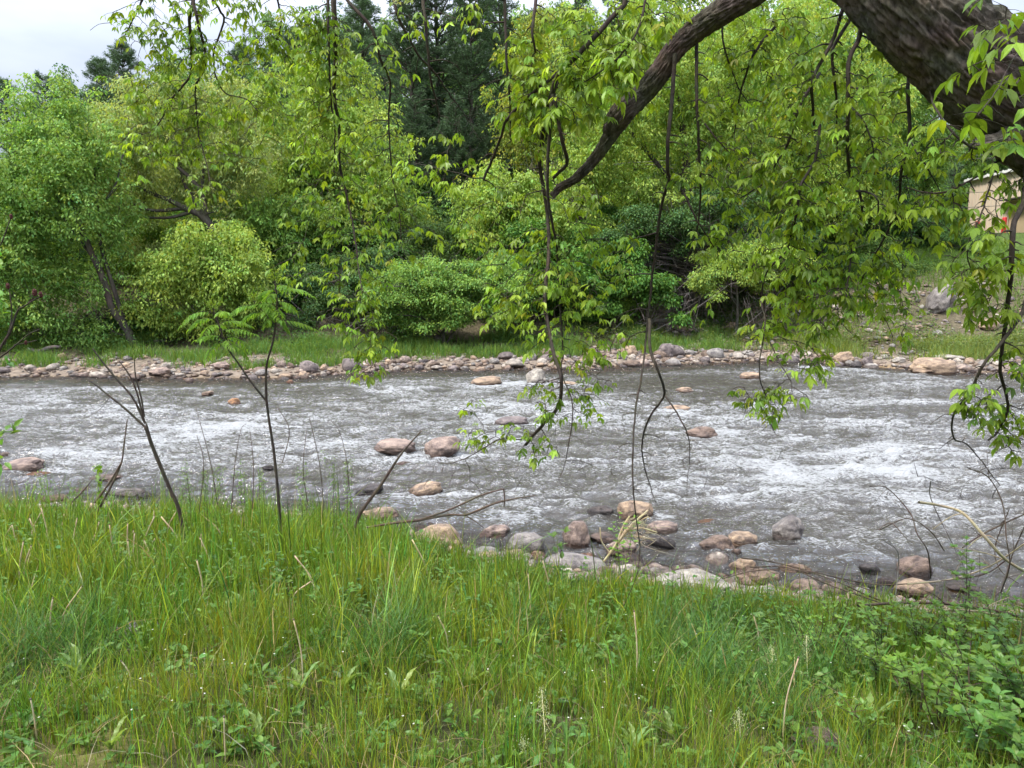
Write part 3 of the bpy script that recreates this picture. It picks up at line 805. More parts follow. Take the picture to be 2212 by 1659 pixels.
# pebbles (uncountable)
pb = MB()
sph = bmesh.new(); bmesh.ops.create_icosphere(sph, subdivisions=1, radius=1)
sph.verts.ensure_lookup_table()
SV = np.array([v.co[:] for v in sph.verts]); SF = np.array([[v.index for v in f.verts] for f in sph.faces]); sph.free()
def pebbles(n, xf, df, shore, rr):
    x = xf(n); d = df(n); y = shore(x) + d
    z = H(x, y)
    r = rr(n)
    sc = np.stack([r, r * rng.uniform(.6, 1, n), r * rng.uniform(.4, .75, n)], 1)
    a = rng.uniform(0, 6.28, n); ca, sa = np.cos(a), np.sin(a)
    jit = 1 + rng.normal(0, .13, (n, len(SV), 1))
    V = SV[None] * sc[:, None] * jit
    V = np.stack([V[..., 0] * ca[:, None] - V[..., 1] * sa[:, None], V[..., 0] * sa[:, None] + V[..., 1] * ca[:, None], V[..., 2]], -1)
    V += np.stack([x, y, z + r * .2], 1)[:, None]
    cols = np.array([c for _, _, c in CW])[rng.integers(0, 6, n)] * rng.uniform(.6, 1.2, (n, 1))
    F = (SF[None] + (np.arange(n) * len(SV))[:, None, None]).reshape(-1, 3)
    pb.add(V.reshape(-1, 3), F, np.repeat(cols, len(SV), 0))
pebbles(3600, lambda n: rng.uniform(-20, 21, n), lambda n: rng.uniform(-1.2, 2.4, n), far_shore, lambda n: np.clip(rng.lognormal(-2.6, .4, n), .03, .16))
pebbles(1500, lambda n: rng.uniform(4, 22, n), lambda n: rng.uniform(2.4, 9, n), far_shore, lambda n: np.clip(rng.lognormal(-2.5, .4, n), .04, .18))
pebbles(1500, lambda n: rng.uniform(-6, 5, n), lambda n: rng.uniform(-1.0, 1.0, n), near_shore, lambda n: np.clip(rng.lognormal(-3.4, .45, n), .012, .07))
po = pb.build('pebbles', M_ROCK, smooth=True); tag(po, kind='stuff', label='pebbles between the stones along both waterlines', cat='pebbles')

# ------------------------------------------------------------------ trees of the far bank
def crown(mb, blobs, col, n_sub, sub_r, n_sprig, leaf=(.17, .08), per=12, spread=.28, droop=.9, hue=.12, val=.2, back=.45):
    """foliage gathered in clumps over ellipsoids (c, r); returns the clump centres"""
    B = [(np.array(c, float), np.array(r, float)) for c, r in blobs]
    wts = np.array([r[0] * r[2] + r[0] * r[1] for _, r in B]); wts /= wts.sum()
    cen, out_ = [], []
    for (c, r), w in zip(B, wts):
        m = max(4, int(n_sub * w))
        u = rdir(m); u[:, 2] = np.where(u[:, 2] < -.6, -u[:, 2], u[:, 2])
        keep = (u[:, 1] < .35) | (rng.random(m) < back)
        u = u[keep]
        cen.append(c + u * r * rng.uniform(.4, 1.22, (len(u), 1))); out_.append(u)
    cen = np.concatenate(cen); out_ = np.concatenate(out_)
    gz = H(cen[:, 0], cen[:, 1]) if abs(cen[:, 1]).max() > 12 else np.full(len(cen), -9.)
    ok = cen[:, 2] > gz + .15
    cen, out_ = cen[ok], out_[ok]
    rad = sub_r * rng.uniform(.6, 1.35, len(cen))
    k = n_sprig // max(1, len(cen)) + 1
    ci = np.repeat(np.arange(len(cen)), k)
    u = unit(rdir(len(ci)) + out_[ci] * .45 + np.array([0, 0, .35]))
    pos = cen[ci] + u * (rad[ci] * rng.uniform(.35, 1.05, len(ci)) * np.where(u[:, 2] < 0, .6, 1))[:, None] * np.array([1.15, 1, .8])
    # a tone for each clump and each sprig
    ctone = np.exp(rng.normal(0, .10, len(cen)))[ci] * np.exp(rng.normal(0, .12, len(ci)))
    n = len(pos) * per
    si = np.repeat(np.arange(len(pos)), per)
    th = rng.uniform(0, 2 * PI, n); rr = np.sqrt(rng.random(n)) * spread
    off = np.stack([np.cos(th) * rr, np.sin(th) * rr, -droop * rr ** 2 / spread + rng.normal(0, .05, n)], 1)
    P = pos[si] + off
    D = np.stack([np.cos(th), np.sin(th), -.25 - droop * rr / spread + rng.normal(0, .3, n)], 1) + rng.normal(0, .35, (n, 3))
    Nn = np.array([0, 0, 1.]) + rng.normal(0, .45, (n, 3))
    C = vary(col, n, hue, val) * ctone[si][:, None]
    s = rng.uniform(.7, 1.25, n)
    scatter(mb, DIA_V, DIA_F, P, D, Nn, leaf[0] * s, leaf[1] * s, C)
    return cen, pos

def limbs(mb, stems, cen, r0, sides=5, frac=1.0, sag=.25):
    """thin limbs from the stems out to the clumps"""
    nodes = np.concatenate([s[:, :3] for s in stems]); rads = np.concatenate([s[:, 3] for s in stems])
    for c in cen:
        if rng.random() > frac: continue
        d = np.linalg.norm(nodes - c, axis=1) + 1.6 * np.clip(nodes[:, 2] - c[2] + .4, 0, 9)
        k = int(np.argmin(d)); a = nodes[k]
        L = np.linalg.norm(c - a)
        if L < .2: continue
        mid = (a + c) / 2 + rng.normal(0, .08, 3) * L + np.array([0, 0, sag * .25 * L])
        ra = min(rads[k] * .6, r0 * (.5 + .25 * L))
        P = smooth_path([a, mid, c], 6)
        tube(mb, P, np.linspace(ra, .012, 6), sides, cap=False)
        for q in range(3):
            b = P[rng.integers(2, 5)]; e = b + unit(c - a) * rng.uniform(.3, .9) * min(1.2, L) + rng.normal(0, .3, 3)
            tube(mb, smooth_path([b, (b + e) / 2 + rng.normal(0, .06, 3), e], 4), np.linspace(ra * .4, .006, 4), 3, cap=False)

def crown_limbs(tb, lb, st, blobs, col, n_tuft, n_limb, leaf=(.12, .055), per=13, spread=.24, droop=1.1, hue=.12, val=.2, r0=.035):
    """sweeping limbs that end inside the ellipsoids, with umbrella-like tufts of leaves along them"""
    B = [(np.array(c, float), np.array(r, float)) for c, r in blobs]
    wts = np.array([r[0] * r[2] for _, r in B]); wts /= wts.sum()
    nodes = np.concatenate([s[:, :3] for s in st]); rads = np.concatenate([s[:, 3] for s in st])
    seeds = []
    for (c, r), w in zip(B, wts):
        m = max(4, int(round(n_limb * w))); u = rdir(m) * (rng.random(m) ** .45 * 1.28)[:, None]
        u[:, 1] = np.where(rng.random(m) < .35, -np.abs(u[:, 1]), u[:, 1]); seeds.append(c + u * r)
    E = np.concatenate(seeds)
    E = E[np.argsort([np.min(np.linalg.norm(nodes - e, axis=1)) for e in E])]
    T, Td = [], []
    per_l = max(3, n_tuft // len(E))
    for e in E:
        d = np.linalg.norm(nodes - e, axis=1) + 1.4 * np.clip(nodes[:, 2] - e[2] + .8, 0, 9)
        k = int(np.argmin(d)); a = nodes[k]; L = np.linalg.norm(e - a)
        if L < .25: continue
        if L > 3.2: per_ = int(per_l * 1.5)
        else: per_ = per_l
        mid = (a + e) / 2 + rng.normal(0, .09, 3) * L + np.array([0, 0, -.10 * L if e[2] > a[2] else .16 * L])
        P = smooth_path([a, mid, e], 8); ra = min(rads[k] * .7, r0 * (.4 + .3 * L))
        tube(tb, P, np.linspace(ra, .010, 8), 4, cap=False)
        nodes = np.vstack([nodes, P[3:7]]); rads = np.concatenate([rads, np.linspace(ra, .012, 8)[3:7]])
        t = rng.random(per_) ** .6
        c = P[np.minimum((t * 7.99).astype(int), 7)]
        sp = (.16 + .34 * (1 - t))[:, None] * np.array([1.25, 1.0, .8]) * min(1.3, .5 + L * .3)
        T.append(c + rng.normal(0, 1, (per_, 3)) * sp); Td.append(np.repeat(unit(e - a)[None], per_, 0))
    T = np.concatenate(T); Td = np.concatenate(Td)
    if T[:, 1].mean() > 12:
        ok = T[:, 2] > H(T[:, 0], T[:, 1]) + .25; T, Td = T[ok], Td[ok]
    n = len(T) * per; si = np.repeat(np.arange(len(T)), per)
    th = rng.uniform(0, 2 * PI, n); s_t = (spread * rng.uniform(.6, 1.4, len(T)))[si]; rr = np.sqrt(rng.random(n)) * s_t
    P = T[si] + np.stack([np.cos(th) * rr, np.sin(th) * rr, -droop * rr ** 2 / s_t + rng.normal(0, .03, n)], 1)
    D = np.stack([np.cos(th), np.sin(th), -.2 - droop * rr / s_t + rng.normal(0, .25, n)], 1) + rng.normal(0, .3, (n, 3))
    C = vary(col, n, hue * .5, val * .6) * np.exp(rng.normal(0, val * .7, len(T)))[si][:, None]
    hs = rng.normal(0, hue * .8, len(T))[si]; C[:, 0] *= 1 + hs; C[:, 2] *= 1 - hs * .5
    s = rng.uniform(.7, 1.3, n)
    scatter(lb, DIA_V, DIA_F, P, D, np.array([0, 0, 1.]) + rng.normal(0, .4, (n, 3)), leaf[0] * s, leaf[1] * s, np.clip(C, .004, .7))

def px_tree(name, label, catg, Y, stems, blobs, col, n_sprig, n_sub=26, sub_r=.8, depth=1.0, group=None, leaf=(.17, .08), frac=.8, per=12, r0=.03, bark=None, **kw):
    """stems: lists of (px, py, width px); blobs: (px, py, rx, ry[, dY])"""
    st = []
    for s in stems:
        P = np.array([np.append(at(x, y, Y), w / FOC * Y / 2) for x, y, w in s])
        if s is stems[0] or True:
            g = Hs(P[0, 0], P[0, 1])
            if P[0, 2] > g - .1 and s is stems[0]:
                P = np.vstack([[P[0, 0] + (P[0, 0] - P[1, 0]) * .1, P[0, 1], g - .15, P[0, 3] * 1.15], P])
        P[:, 1] += np.linspace(0, rng.uniform(-.6, .6), len(P))
        st.append(smooth_path(P, 4 * len(P)))
    base = st[0][0, :3]
    t = thing(name, label, catg, base, group)
    tb = MB()
    for s in st: tube(tb, s[:, :3] - base, np.maximum(s[:, 3], .012), 8)
    B = []
    for b in blobs:
        y = Y + (b[4] if len(b) > 4 else 0)
        rx, rz = b[2] / FOC * y, b[3] / FOC * y
        B.append((at(b[0], b[1], y), (rx, max(.5, min(rx, rz * 1.3) * depth), rz)))
    lb = MB()
    lm = MB()
    if catg == 'tree':
        kw.setdefault('droop', 1.1)
        crown_limbs(lm, lb, st, B, col, n_sprig, n_sprig // 22, leaf=(leaf[0] * .86, leaf[1] * .86), **kw)
    else:
        cen, _ = crown(lb, B, col, int(n_sub * len(B) * 1.6), sub_r * .72, int(n_sprig * 1.15), leaf=(leaf[0] * .8, leaf[1] * .8), per=per, **kw)
        limbs(lm, st, cen, r0, frac=frac)
    for a in lm.V: a -= np.float32(base)
    off = tb.n
    tb.V += lm.V; tb.F += [f + off for f in lm.F]; tb.C += lm.C; tb.n += lm.n
    tb.build('trunk', bark or M_FARBARK, t, smooth=True)
    for a in lb.V: a -= np.float32(base)
    lb.build('crown', M_FARLEAF, t)
    return t

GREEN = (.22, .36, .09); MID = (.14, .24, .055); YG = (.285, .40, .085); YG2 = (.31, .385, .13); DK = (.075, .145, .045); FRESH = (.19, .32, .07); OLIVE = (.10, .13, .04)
EL = 'tree'
px_tree('boxelder', 'tall drooping mid-green tree with a trunk leaning over the water', EL, 26.5,
        [[(293, 753, 20), (267, 696, 17), (247, 670, 15), (233, 620, 14), (220, 580, 13), (207, 550, 12), (190, 500, 10), (170, 440, 8), (157, 380, 6)],
         [(275, 715, 10), (225, 560, 8), (212, 500, 7), (205, 430, 6), (200, 360, 4)], [(220, 580, 7), (170, 520, 5), (120, 450, 4), (90, 400, 3)], [(190, 500, 7), (140, 400, 5), (110, 310, 3)],
         [(200, 470, 5), (240, 400, 4), (250, 330, 3)]],
        [(110, 330, 130, 110), (140, 250, 75, 75), (70, 440, 120, 120), (250, 500, 50, 60, .8), (10, 440, 90, 150), (210, 300, 60, 70), (185, 410, 90, 110), (90, 560, 120, 100), (170, 610, 50, 60, .8), (90, 690, 100, 42), (30, 640, 90, 90), (30, 330, 60, 60), (-60, 500, 90, 150)],
        GREEN, 5600, 40, .62, leaf=(.15, .07), droop=.9, hue=.12, r0=.05)
px_tree('boxelder', 'broad yellow-green tree with dark limbs fanning out over the bank', EL, 29.0,
        [[(500, 700, 20), (490, 600, 20), (463, 507, 18), (437, 467, 16), (400, 450, 13), (367, 433, 10), (333, 420, 8), (290, 400, 5)],
         [(463, 507, 14), (440, 460, 12), (410, 420, 9), (393, 385, 7), (380, 320, 5)], [(443, 475, 11), (440, 417, 9), (400, 370, 7), (360, 340, 4)],
         [(443, 467, 10), (441, 400, 8), (445, 330, 5)], [(420, 455, 9), (370, 470, 6), (300, 470, 4)], [(400, 450, 8), (330, 455, 6), (270, 430, 4)]],
        [(300, 340, 110, 80, .9), (400, 270, 120, 70, .6), (490, 350, 80, 80, 1.2), (235, 430, 60, 70, .4), (350, 540, 80, 30, .9), (390, 400, 90, 60, 1.9), (220, 320, 60, 50), (320, 230, 80, 60), (530, 300, 60, 70), (450, 200, 80, 60), (230, 240, 50, 40)],
        YG2, 5600, 40, .6, leaf=(.14, .06), hue=.10, per=11, frac=.9)
px_tree('boxelder', 'low bright yellow-green tree rounded over the grassy bank', EL, 27.2,
        [[(480, 740, 10), (470, 660, 9), (450, 600, 7), (440, 540, 5)], [(470, 680, 6), (400, 620, 5), (360, 600, 3)]],
        [(450, 540, 95, 60), (395, 600, 85, 50), (510, 590, 55, 75), (350, 650, 60, 40), (430, 690, 55, 28), (490, 500, 50, 30), (540, 640, 30, 40)], YG, 2700, 24, .65, leaf=(.15, .07), hue=.12)
px_tree('boxelder', 'rounded lime tree crown left of the dark pines', EL, 33.0,
        [[(700, 640, 14), (705, 500, 12), (690, 400, 10), (640, 320, 6)], [(700, 480, 8), (760, 400, 6), (800, 340, 4)], [(700, 430, 7), (720, 320, 5), (740, 230, 3)]],
        [(620, 330, 100, 110), (720, 250, 90, 100), (800, 340, 80, 110), (690, 440, 110, 90), (840, 430, 80, 70), (570, 430, 80, 60), (660, 170, 70, 60), (580, 230, 70, 60), (740, 170, 50, 60)], YG, 4600, 22, .85, hue=.12)
px_tree('maple', 'small bright green maple between the lime crown and the fanned limbs', 'tree', 30.5,
        [[(580, 700, 8), (575, 560, 7), (560, 460, 4)]], [(560, 490, 70, 80), (610, 560, 70, 70), (640, 480, 60, 60)], FRESH, 2000, 22, .7)
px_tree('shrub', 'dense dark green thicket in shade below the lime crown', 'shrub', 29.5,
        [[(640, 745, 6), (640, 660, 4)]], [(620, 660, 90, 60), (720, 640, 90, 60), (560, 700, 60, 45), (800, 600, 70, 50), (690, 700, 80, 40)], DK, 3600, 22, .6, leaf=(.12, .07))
px_tree('honeysuckle', 'round dense fresh-green shrub overhanging the stony waterline', 'shrub', 28.0,
        [[(960, 745, 8), (955, 680, 6), (940, 620, 4)], [(965, 740, 5), (1010, 670, 4)]],
        [(900, 625, 85, 50), (980, 630, 90, 55), (1030, 670, 75, 55), (860, 670, 60, 45), (940, 690, 85, 40), (1080, 630, 60, 60)], FRESH, 5200, 26, .55, leaf=(.12, .07), droop=.7)
px_tree('shrub', 'grey-green shrub on the slope above the round honeysuckle', 'shrub', 32.0,
        [[(960, 640, 6), (955, 540, 4)]], [(950, 540, 110, 55), (1040, 560, 80, 60), (880, 560, 60, 50)], (.075, .13, .035), 2600, 22, .6, leaf=(.11, .06))
px_tree('boxelder', 'rounded yellow-green small tree under the power lines', 'tree', 31.5,
        [[(1110, 660, 8), (1105, 540, 7), (1095, 440, 4)]], [(1090, 420, 85, 60), (1150, 440, 70, 70), (1070, 490, 70, 55), (1170, 520, 70, 60)], YG, 3000, 24, .65, hue=.12)
px_tree('boxelder', 'thin pale yellow-green tree right of the dark pines', 'tree', 38.0,
        [[(1180, 620, 9), (1175, 400, 8), (1150, 250, 5), (1140, 120, 3)], [(1175, 380, 6), (1110, 290, 3)], [(1170, 330, 5), (1210, 200, 3)]],
        [(1150, 90, 60, 60), (1110, 200, 60, 70), (1190, 220, 60, 70), (1140, 310, 70, 50)], (.26, .32, .06), 1900, 22, .8, hue=.18, frac=1)
px_tree('boxelder', 'tall lime tree behind the knobby end of the thick limb', 'tree', 34.0,
        [[(1470, 700, 26), (1465, 560, 24), (1480, 400, 20), (1470, 280, 12), (1450, 150, 6)], [(1478, 420, 12), (1400, 330, 8), (1340, 250, 4)], [(1480, 380, 12), (1550, 280, 8), (1580, 180, 4)]],
        [(1470, 80, 130, 110), (1360, 200, 110, 110), (1560, 220, 110, 110), (1330, 380, 90, 80), (1480, 380, 110, 80), (1260, 300, 60, 80), (1290, 100, 90, 90)], YG, 6000, 22, .9, hue=.12)
px_tree('boxelder', 'tall yellow-green tree between the two biggest hanging stems', 'tree', 35.5,
        [[(1710, 660, 22), (1715, 520, 20), (1700, 380, 14), (1720, 240, 8), (1740, 120, 5)], [(1705, 420, 12), (1640, 300, 7), (1620, 200, 4)], [(1700, 400, 10), (1800, 300, 7), (1850, 230, 4)]],
        [(1730, 80, 130, 110), (1640, 200, 100, 110), (1830, 200, 110, 120), (1720, 320, 130, 80), (1620, 420, 100, 80), (1800, 420, 90, 70), (1900, 330, 70, 80)], YG, 6000, 22, .9, hue=.14)
px_tree('maple', 'green tree standing behind the bottom of the leaning trunk', 'tree', 42.0,
        [[(2010, 560, 14), (2005, 420, 12), (1990, 300, 8)]], [(1960, 250, 90, 120), (2010, 320, 50, 60), (1940, 400, 70, 70), (2030, 150, 90, 90)], MID, 3400, 20, 1.0)
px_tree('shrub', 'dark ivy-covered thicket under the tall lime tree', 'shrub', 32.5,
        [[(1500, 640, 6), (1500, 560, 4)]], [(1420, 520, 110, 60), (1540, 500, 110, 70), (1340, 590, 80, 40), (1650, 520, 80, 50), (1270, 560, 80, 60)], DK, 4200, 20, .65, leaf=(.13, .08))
px_tree('shrub', 'yellow-green bush hanging over the eroded bank', 'shrub', 31.0,
        [[(1590, 680, 6), (1585, 610, 4)]], [(1580, 590, 80, 45), (1650, 570, 70, 45), (1530, 610, 40, 35)], YG, 2200, 24, .5, leaf=(.13, .06))
px_tree('shrub', 'dark green bush spread along the top of the right-hand slope', 'shrub', 36.0,
        [[(1900, 650, 6), (1900, 590, 4)]], [(1860, 570, 90, 50), (1760, 590, 70, 40), (1950, 600, 60, 35)], MID, 2600, 22, .6, leaf=(.12, .07))
px_tree('shrub', 'rounded feathery bush in front of the beige building', 'shrub', 40.0,
        [[(2000, 620, 6), (2000, 540, 4)]], [(2000, 540, 75, 70), (2050, 570, 60, 45), (1940, 560, 50, 50), (1990, 490, 50, 30)], (.065, .135, .035), 3000, 24, .6, leaf=(.12, .06))
px_tree('shrub', 'low green bush at the foot of the building beside the red posts', 'shrub', 42.5,
        [[(2150, 580, 5), (2150, 550, 3)]], [(2160, 585, 80, 16), (2230, 580, 60, 18)], MID, 1100, 22, .45, leaf=(.12, .06))
px_tree('shrub', 'leafy undergrowth at the foot of the leaning green tree', 'shrub', 28.6,
        [[(100, 740, 5), (100, 700, 3)]], [(60, 720, 110, 35), (190, 725, 70, 30), (350, 720, 60, 30), (300, 690, 50, 35)], DK, 2400, 22, .5, leaf=(.12, .07))

# conifers -----------------------------------------------------------------
def pine_meshes(seed, Hh, R, whorl=.62, dens=1.0, gap=.15):
    r = np.random.default_rng(seed)
    tb, fb = MB(), MB()
    bend = r.normal(0, .15, 2)
    zz = np.linspace(0, Hh, 14)
    trunk = np.stack([bend[0] * (zz / Hh) ** 2 * 2, bend[1] * (zz / Hh) ** 2, zz], 1)
    tube(tb, trunk, np.linspace(.26, .03, 14) * Hh / 18, 7)
    P, D, Nn, L, Wd = [], [], [], [], []
    z = Hh * .10
    while z < Hh * .985:
        f = z / Hh
        rad = R * (1 - f) ** .55 * (.55 + .45 * min(1, f * 4)) + .25
        nb = r.integers(4, 7); a0 = r.uniform(0, 6.28)
        for b in range(nb):
            if r.random() < gap: continue
            a = a0 + b * 2 * PI / nb + r.normal(0, .25); l = rad * r.uniform(.55, 1.2)
            c = np.array([np.cos(a), np.sin(a), 0]); o = np.array([np.interp(z, zz, trunk[:, 0]), np.interp(z, zz, trunk[:, 1]), z])
            rise = r.uniform(-.05, .25) + .5 * f
            pts = np.array([o + c * l * t + np.array([0, 0, rise * l * t + .10 * l * t * t - .04 * l]) for t in np.linspace(0, 1, 6)])
            tube(tb, pts, np.linspace(.05 + .012 * l, .012, 6), 4, cap=False)
            nt = int(l * 10 * dens) + 4
            side = np.array([-c[1], c[0], 0])
            for q in range(nt):
                t = r.uniform(.28, 1.02); base = o + c * l * t + np.array([0, 0, rise * l * t + .10 * l * t * t])
                w = (1.1 - t) * l * .42 + .1
                base = base + side * r.uniform(-w, w) + np.array([0, 0, r.uniform(-.06, .12)])
                k = 13
                dd = c * .8 + side * r.normal(0, .5) + np.array([0, 0, .35]) + r.normal(0, .62, (k, 3)) * np.array([1, 1, .6])
                P.append(base + r.normal(0, .09, (k, 3))); D.append(dd)
        z += whorl * r.uniform(.7, 1.3) * (1.15 - .5 * f)
    P = np.concatenate(P); D = np.concatenate(D); n = len(P)
    col = np.array([.080, .130, .062])[None] * np.exp(r.normal(0, .28, (n, 1))) * np.array([1, 1, 1])
    scatter(fb, DIA_V, DIA_F, P, D, r.normal(0, 1, (n, 3)) + np.array([0, 0, .8]), r.uniform(.18, .34, n), r.uniform(.03, .06, n), col)
    return tb, fb
PINES = []
for k, (hh, R, gp) in enumerate(((19, 3.6, .12), (21, 3.9, .22), (16, 3.0, .18), (13, 2.4, .1))):
    tb, fb = pine_meshes(500 + k, hh, R, gap=gp)
    t = thing('pine_tree', 'x', 'tree')
    tb.build('trunk', M_FARBARK, t, smooth=True); fb.build('crown', M_NEEDLE, t)
    PINES.append((t, hh))
_used = set()
def put(proto, hh, px, ytop, Y, label, group=None, tint=None, minh=6):
    p = at(px, ytop, Y); g = Hs(p[0], Y)
    s = max((p[2] - g), minh) / hh
    t = proto if id(proto) not in _used else copy_tree(proto)
    _used.add(id(proto))
    t.location = (float(p[0]), Y, g - .2)
    sx = s * rng.uniform(.9, 1.1)
    t.scale = (sx, sx, s); t.rotation_euler = (0, 0, rng.uniform(0, 6.3))
    tag(t, label, 'tree', group)
    if 'group' in t and not group: del t['group']
    for ch in t.children:
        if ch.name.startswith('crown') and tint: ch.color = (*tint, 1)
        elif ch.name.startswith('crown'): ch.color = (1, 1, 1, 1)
    return t
PP = [(0, 885, -90, 43, 'tall dark pine, leftmost of the central pines'), (1, 945, -150, 45, 'tall dark pine behind the thin drooping stems'), (0, 1015, -60, 43, 'tall dark pine in the middle of the central pines'),
      (1, 1085, -40, 47, 'open-crowned pine right of the central group'), (3, 900, 210, 39, 'shorter dark pine low at the left of the central pines'), (3, 985, 190, 39.5, 'shorter dark pine low in the centre of the pines'),
      (3, 1055, 230, 40, 'short dark pine low beside the pale yellow-green tree'), (2, 830, 60, 52, 'pine farther back between lime crown and central pines'), (2, 1160, 20, 55, 'pine behind the pale yellow-green tree'),
      (2, 215, 125, 60, 'ragged pine on the skyline left of the hanging leaves'), (2, 262, 92, 58, 'tallest ragged pine on the left skyline'), (3, 95, 150, 56, 'bushy skyline pine behind the leaning green tree'),
      (2, 5, 168, 56, 'blue-green pine at the edge of the left skyline'), (3, 140, 165, 58, 'slender skyline pine behind the leaning green tree top'), (3, 590, 120, 54, 'dark pine behind the small maple'),
      (2, 640, 60, 60, 'pine high on the hill behind the lime crown'), (2, 780, -10, 60, 'hill pine seen through drooping twigs'), (2, 520, 95, 64, 'distant pine above the yellow-green canopy'),
      (2, 2130, 250, 66, 'dark conifer rising behind the building roof'), (2, 2220, 240, 64, 'dark conifer behind the building near the trunk stump'), (2, 1960, 230, 62, 'dark conifer behind the green tree by the leaning trunk'),
      (3, 2060, 345, 60, 'short dark conifer behind the building corner'), (2, 1350, -60, 58, 'pine rising behind the tall lime tree'), (1, 1240, -80, 56, 'tall pine above the pale yellow-green tree'), (2, 1900, 60, 66, 'hill conifer seen past the hanging stems')]
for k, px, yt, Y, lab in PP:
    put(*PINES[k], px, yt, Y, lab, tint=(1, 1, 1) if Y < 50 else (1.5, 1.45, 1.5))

# broadleaf trees of the hillside -------------------------------------------------
def hill_tree(seed, h, w, leaf):
    t = thing('broadleaf_tree', 'x', 'tree')
    tb, lb = MB(), MB()
    st = smooth_path([(0, 0, 0, .2), (.1, .1, h * .3, .17), (-.1, .1, h * .6, .11), (.1, 0, h * .9, .04)], 12)
    tube(tb, st[:, :3], st[:, 3], 7)
    bl = [((0, 0, h * .72), (w * .6, w * .6, h * .27)), ((w * .35, -.3, h * .5), (w * .45, w * .5, h * .22)), ((-w * .35, -.2, h * .45), (w * .5, w * .5, h * .22)), ((0, -.4, h * .32), (w * .6, w * .5, h * .16))]
    crown_limbs(tb, lb, [st], bl, (.13, .23, .06), 2300, 90, leaf=(leaf[0] * .85, leaf[1] * .85), per=13, spread=.36)
    tb.build('trunk', M_FARBARK, t, smooth=True); lb.build('crown', M_FARLEAF, t)
    return t, h
HT = [hill_tree(1, 11, 3.6, (.22, .12)), hill_tree(2, 13, 3.4, (.20, .11)), hill_tree(3, 9, 3.8, (.2, .11)), hill_tree(4, 12, 4.2, (.24, .12))]
tints = [((1, 1, 1), 'mid-green'), ((1.9, 1.5, .9), 'yellow-green'), ((1.25, 1.3, 1.2), 'fresh green'), ((.62, .7, .8), 'dark green'), ((1.5, 1.35, 1.5), 'pale green')]
for row, (Y, y0, spread) in enumerate(((46, 330, 110), (54, 250, 105), (64, 170, 120), (76, 120, 130))):
    for i, px in enumerate(np.arange(-60, 2420, spread)):
        if 870 < px < 1080 and row == 0: continue
        if px > 1960 and row < 2: continue
        prof = np.interp(px, (-200, 0, 120, 300, 420, 600, 1000, 1500, 2212), (215, 212, 190, 135, 70, 40, 10, -80, 20))
        yt = prof + (3 - row) * 62 + rng.normal(0, 14)
        if px > 1960: yt = max(yt, 250)
        tn, word = tints[[1, 0, 2, 3, 4, 0, 2][rng.integers(0, 7)]]
        where = ('on the left skyline' if px < 400 else 'behind the lime crown' if px < 850 else 'behind the central pines' if px < 1200 else 'behind the tall lime trees' if px < 1900 else 'behind the building')
        put(*HT[rng.integers(0, 4)], px + rng.normal(0, 18), yt, Y + rng.uniform(-3, 3), f"{word} tree in the {('lowest', 'second', 'third', 'topmost')[row]} hillside row, {where}",
            group='broadleaf trees on the hillside', tint=tn, minh=5)
# understory between the big trees and the slope
US = []
for k, (h_, w_) in enumerate(((3.6, 2.3), (3.0, 2.6), (4.6, 2.4))):
    t = thing('understory_shrub', 'x', 'shrub'); tb, lb = MB(), MB(); st = smooth_path([(0, 0, 0, .05), (.05, 0, h_ * .4, .04), (0, .05, h_ * .8, .015)], 8)
    tube(tb, st[:, :3], st[:, 3], 5)
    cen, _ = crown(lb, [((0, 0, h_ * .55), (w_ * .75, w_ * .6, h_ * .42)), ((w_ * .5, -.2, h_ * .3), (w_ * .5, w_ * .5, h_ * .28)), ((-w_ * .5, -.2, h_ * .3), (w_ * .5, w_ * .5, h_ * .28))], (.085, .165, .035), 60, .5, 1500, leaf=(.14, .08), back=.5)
    limbs(tb, [st], cen, .02, frac=.6); tb.build('stem', M_FARBARK, t); lb.build('crown', M_FARLEAF, t); US.append(t)
USP = [(-60, 700, 31), (20, 640, 33), (120, 660, 32), (240, 600, 34), (330, 640, 31.5), (430, 600, 33), (540, 640, 31.5), (620, 560, 35), (700, 600, 33), (800, 640, 31.5), (760, 540, 36), (860, 560, 35), (900, 500, 38), (980, 490, 38), (1040, 530, 35), (1060, 600, 32.5),
       (1150, 590, 32), (1230, 560, 34), (1300, 540, 35), (1260, 620, 31.5), (1390, 500, 37), (1480, 540, 36), (1580, 520, 36), (1680, 500, 38), (1760, 530, 37), (1860, 500, 41), (1850, 560, 38), (1350, 640, 31), (1720, 600, 34), (1160, 640, 30.5)]
for i, (px, py, Yq) in enumerate(USP):
    t = US[i % 3] if i < 3 else copy_tree(US[i % 3]); p = at(px, py, Yq); t.location = (float(p[0]), Yq, Hs(p[0], Yq) - .1)
    s_ = rng.uniform(.7, 1.15); t.scale = (s_, s_, s_ * rng.uniform(.85, 1.15)); t.rotation_euler = (0, 0, rng.uniform(-.6, .6))
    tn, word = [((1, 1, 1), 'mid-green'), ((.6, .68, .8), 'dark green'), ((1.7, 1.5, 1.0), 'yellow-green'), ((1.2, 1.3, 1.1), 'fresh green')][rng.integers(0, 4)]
    where = ('at the foot of the leaning green tree', 'behind the low bright tree', 'under the lime crown', 'below the central pines', 'behind the round honeysuckle', 'under the tall lime tree', 'above the eroded bank', 'toward the beige building')[min(7, int((px + 60) // 245))]
    tag(t, f"{word} shrub {where}, {'low' if py > 630 else 'midway' if py > 560 else 'high'} on slope", 'shrub', 'understory shrubs on the far slope')
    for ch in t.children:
        if ch.name.startswith('crown'): ch.color = (*tn, 1)
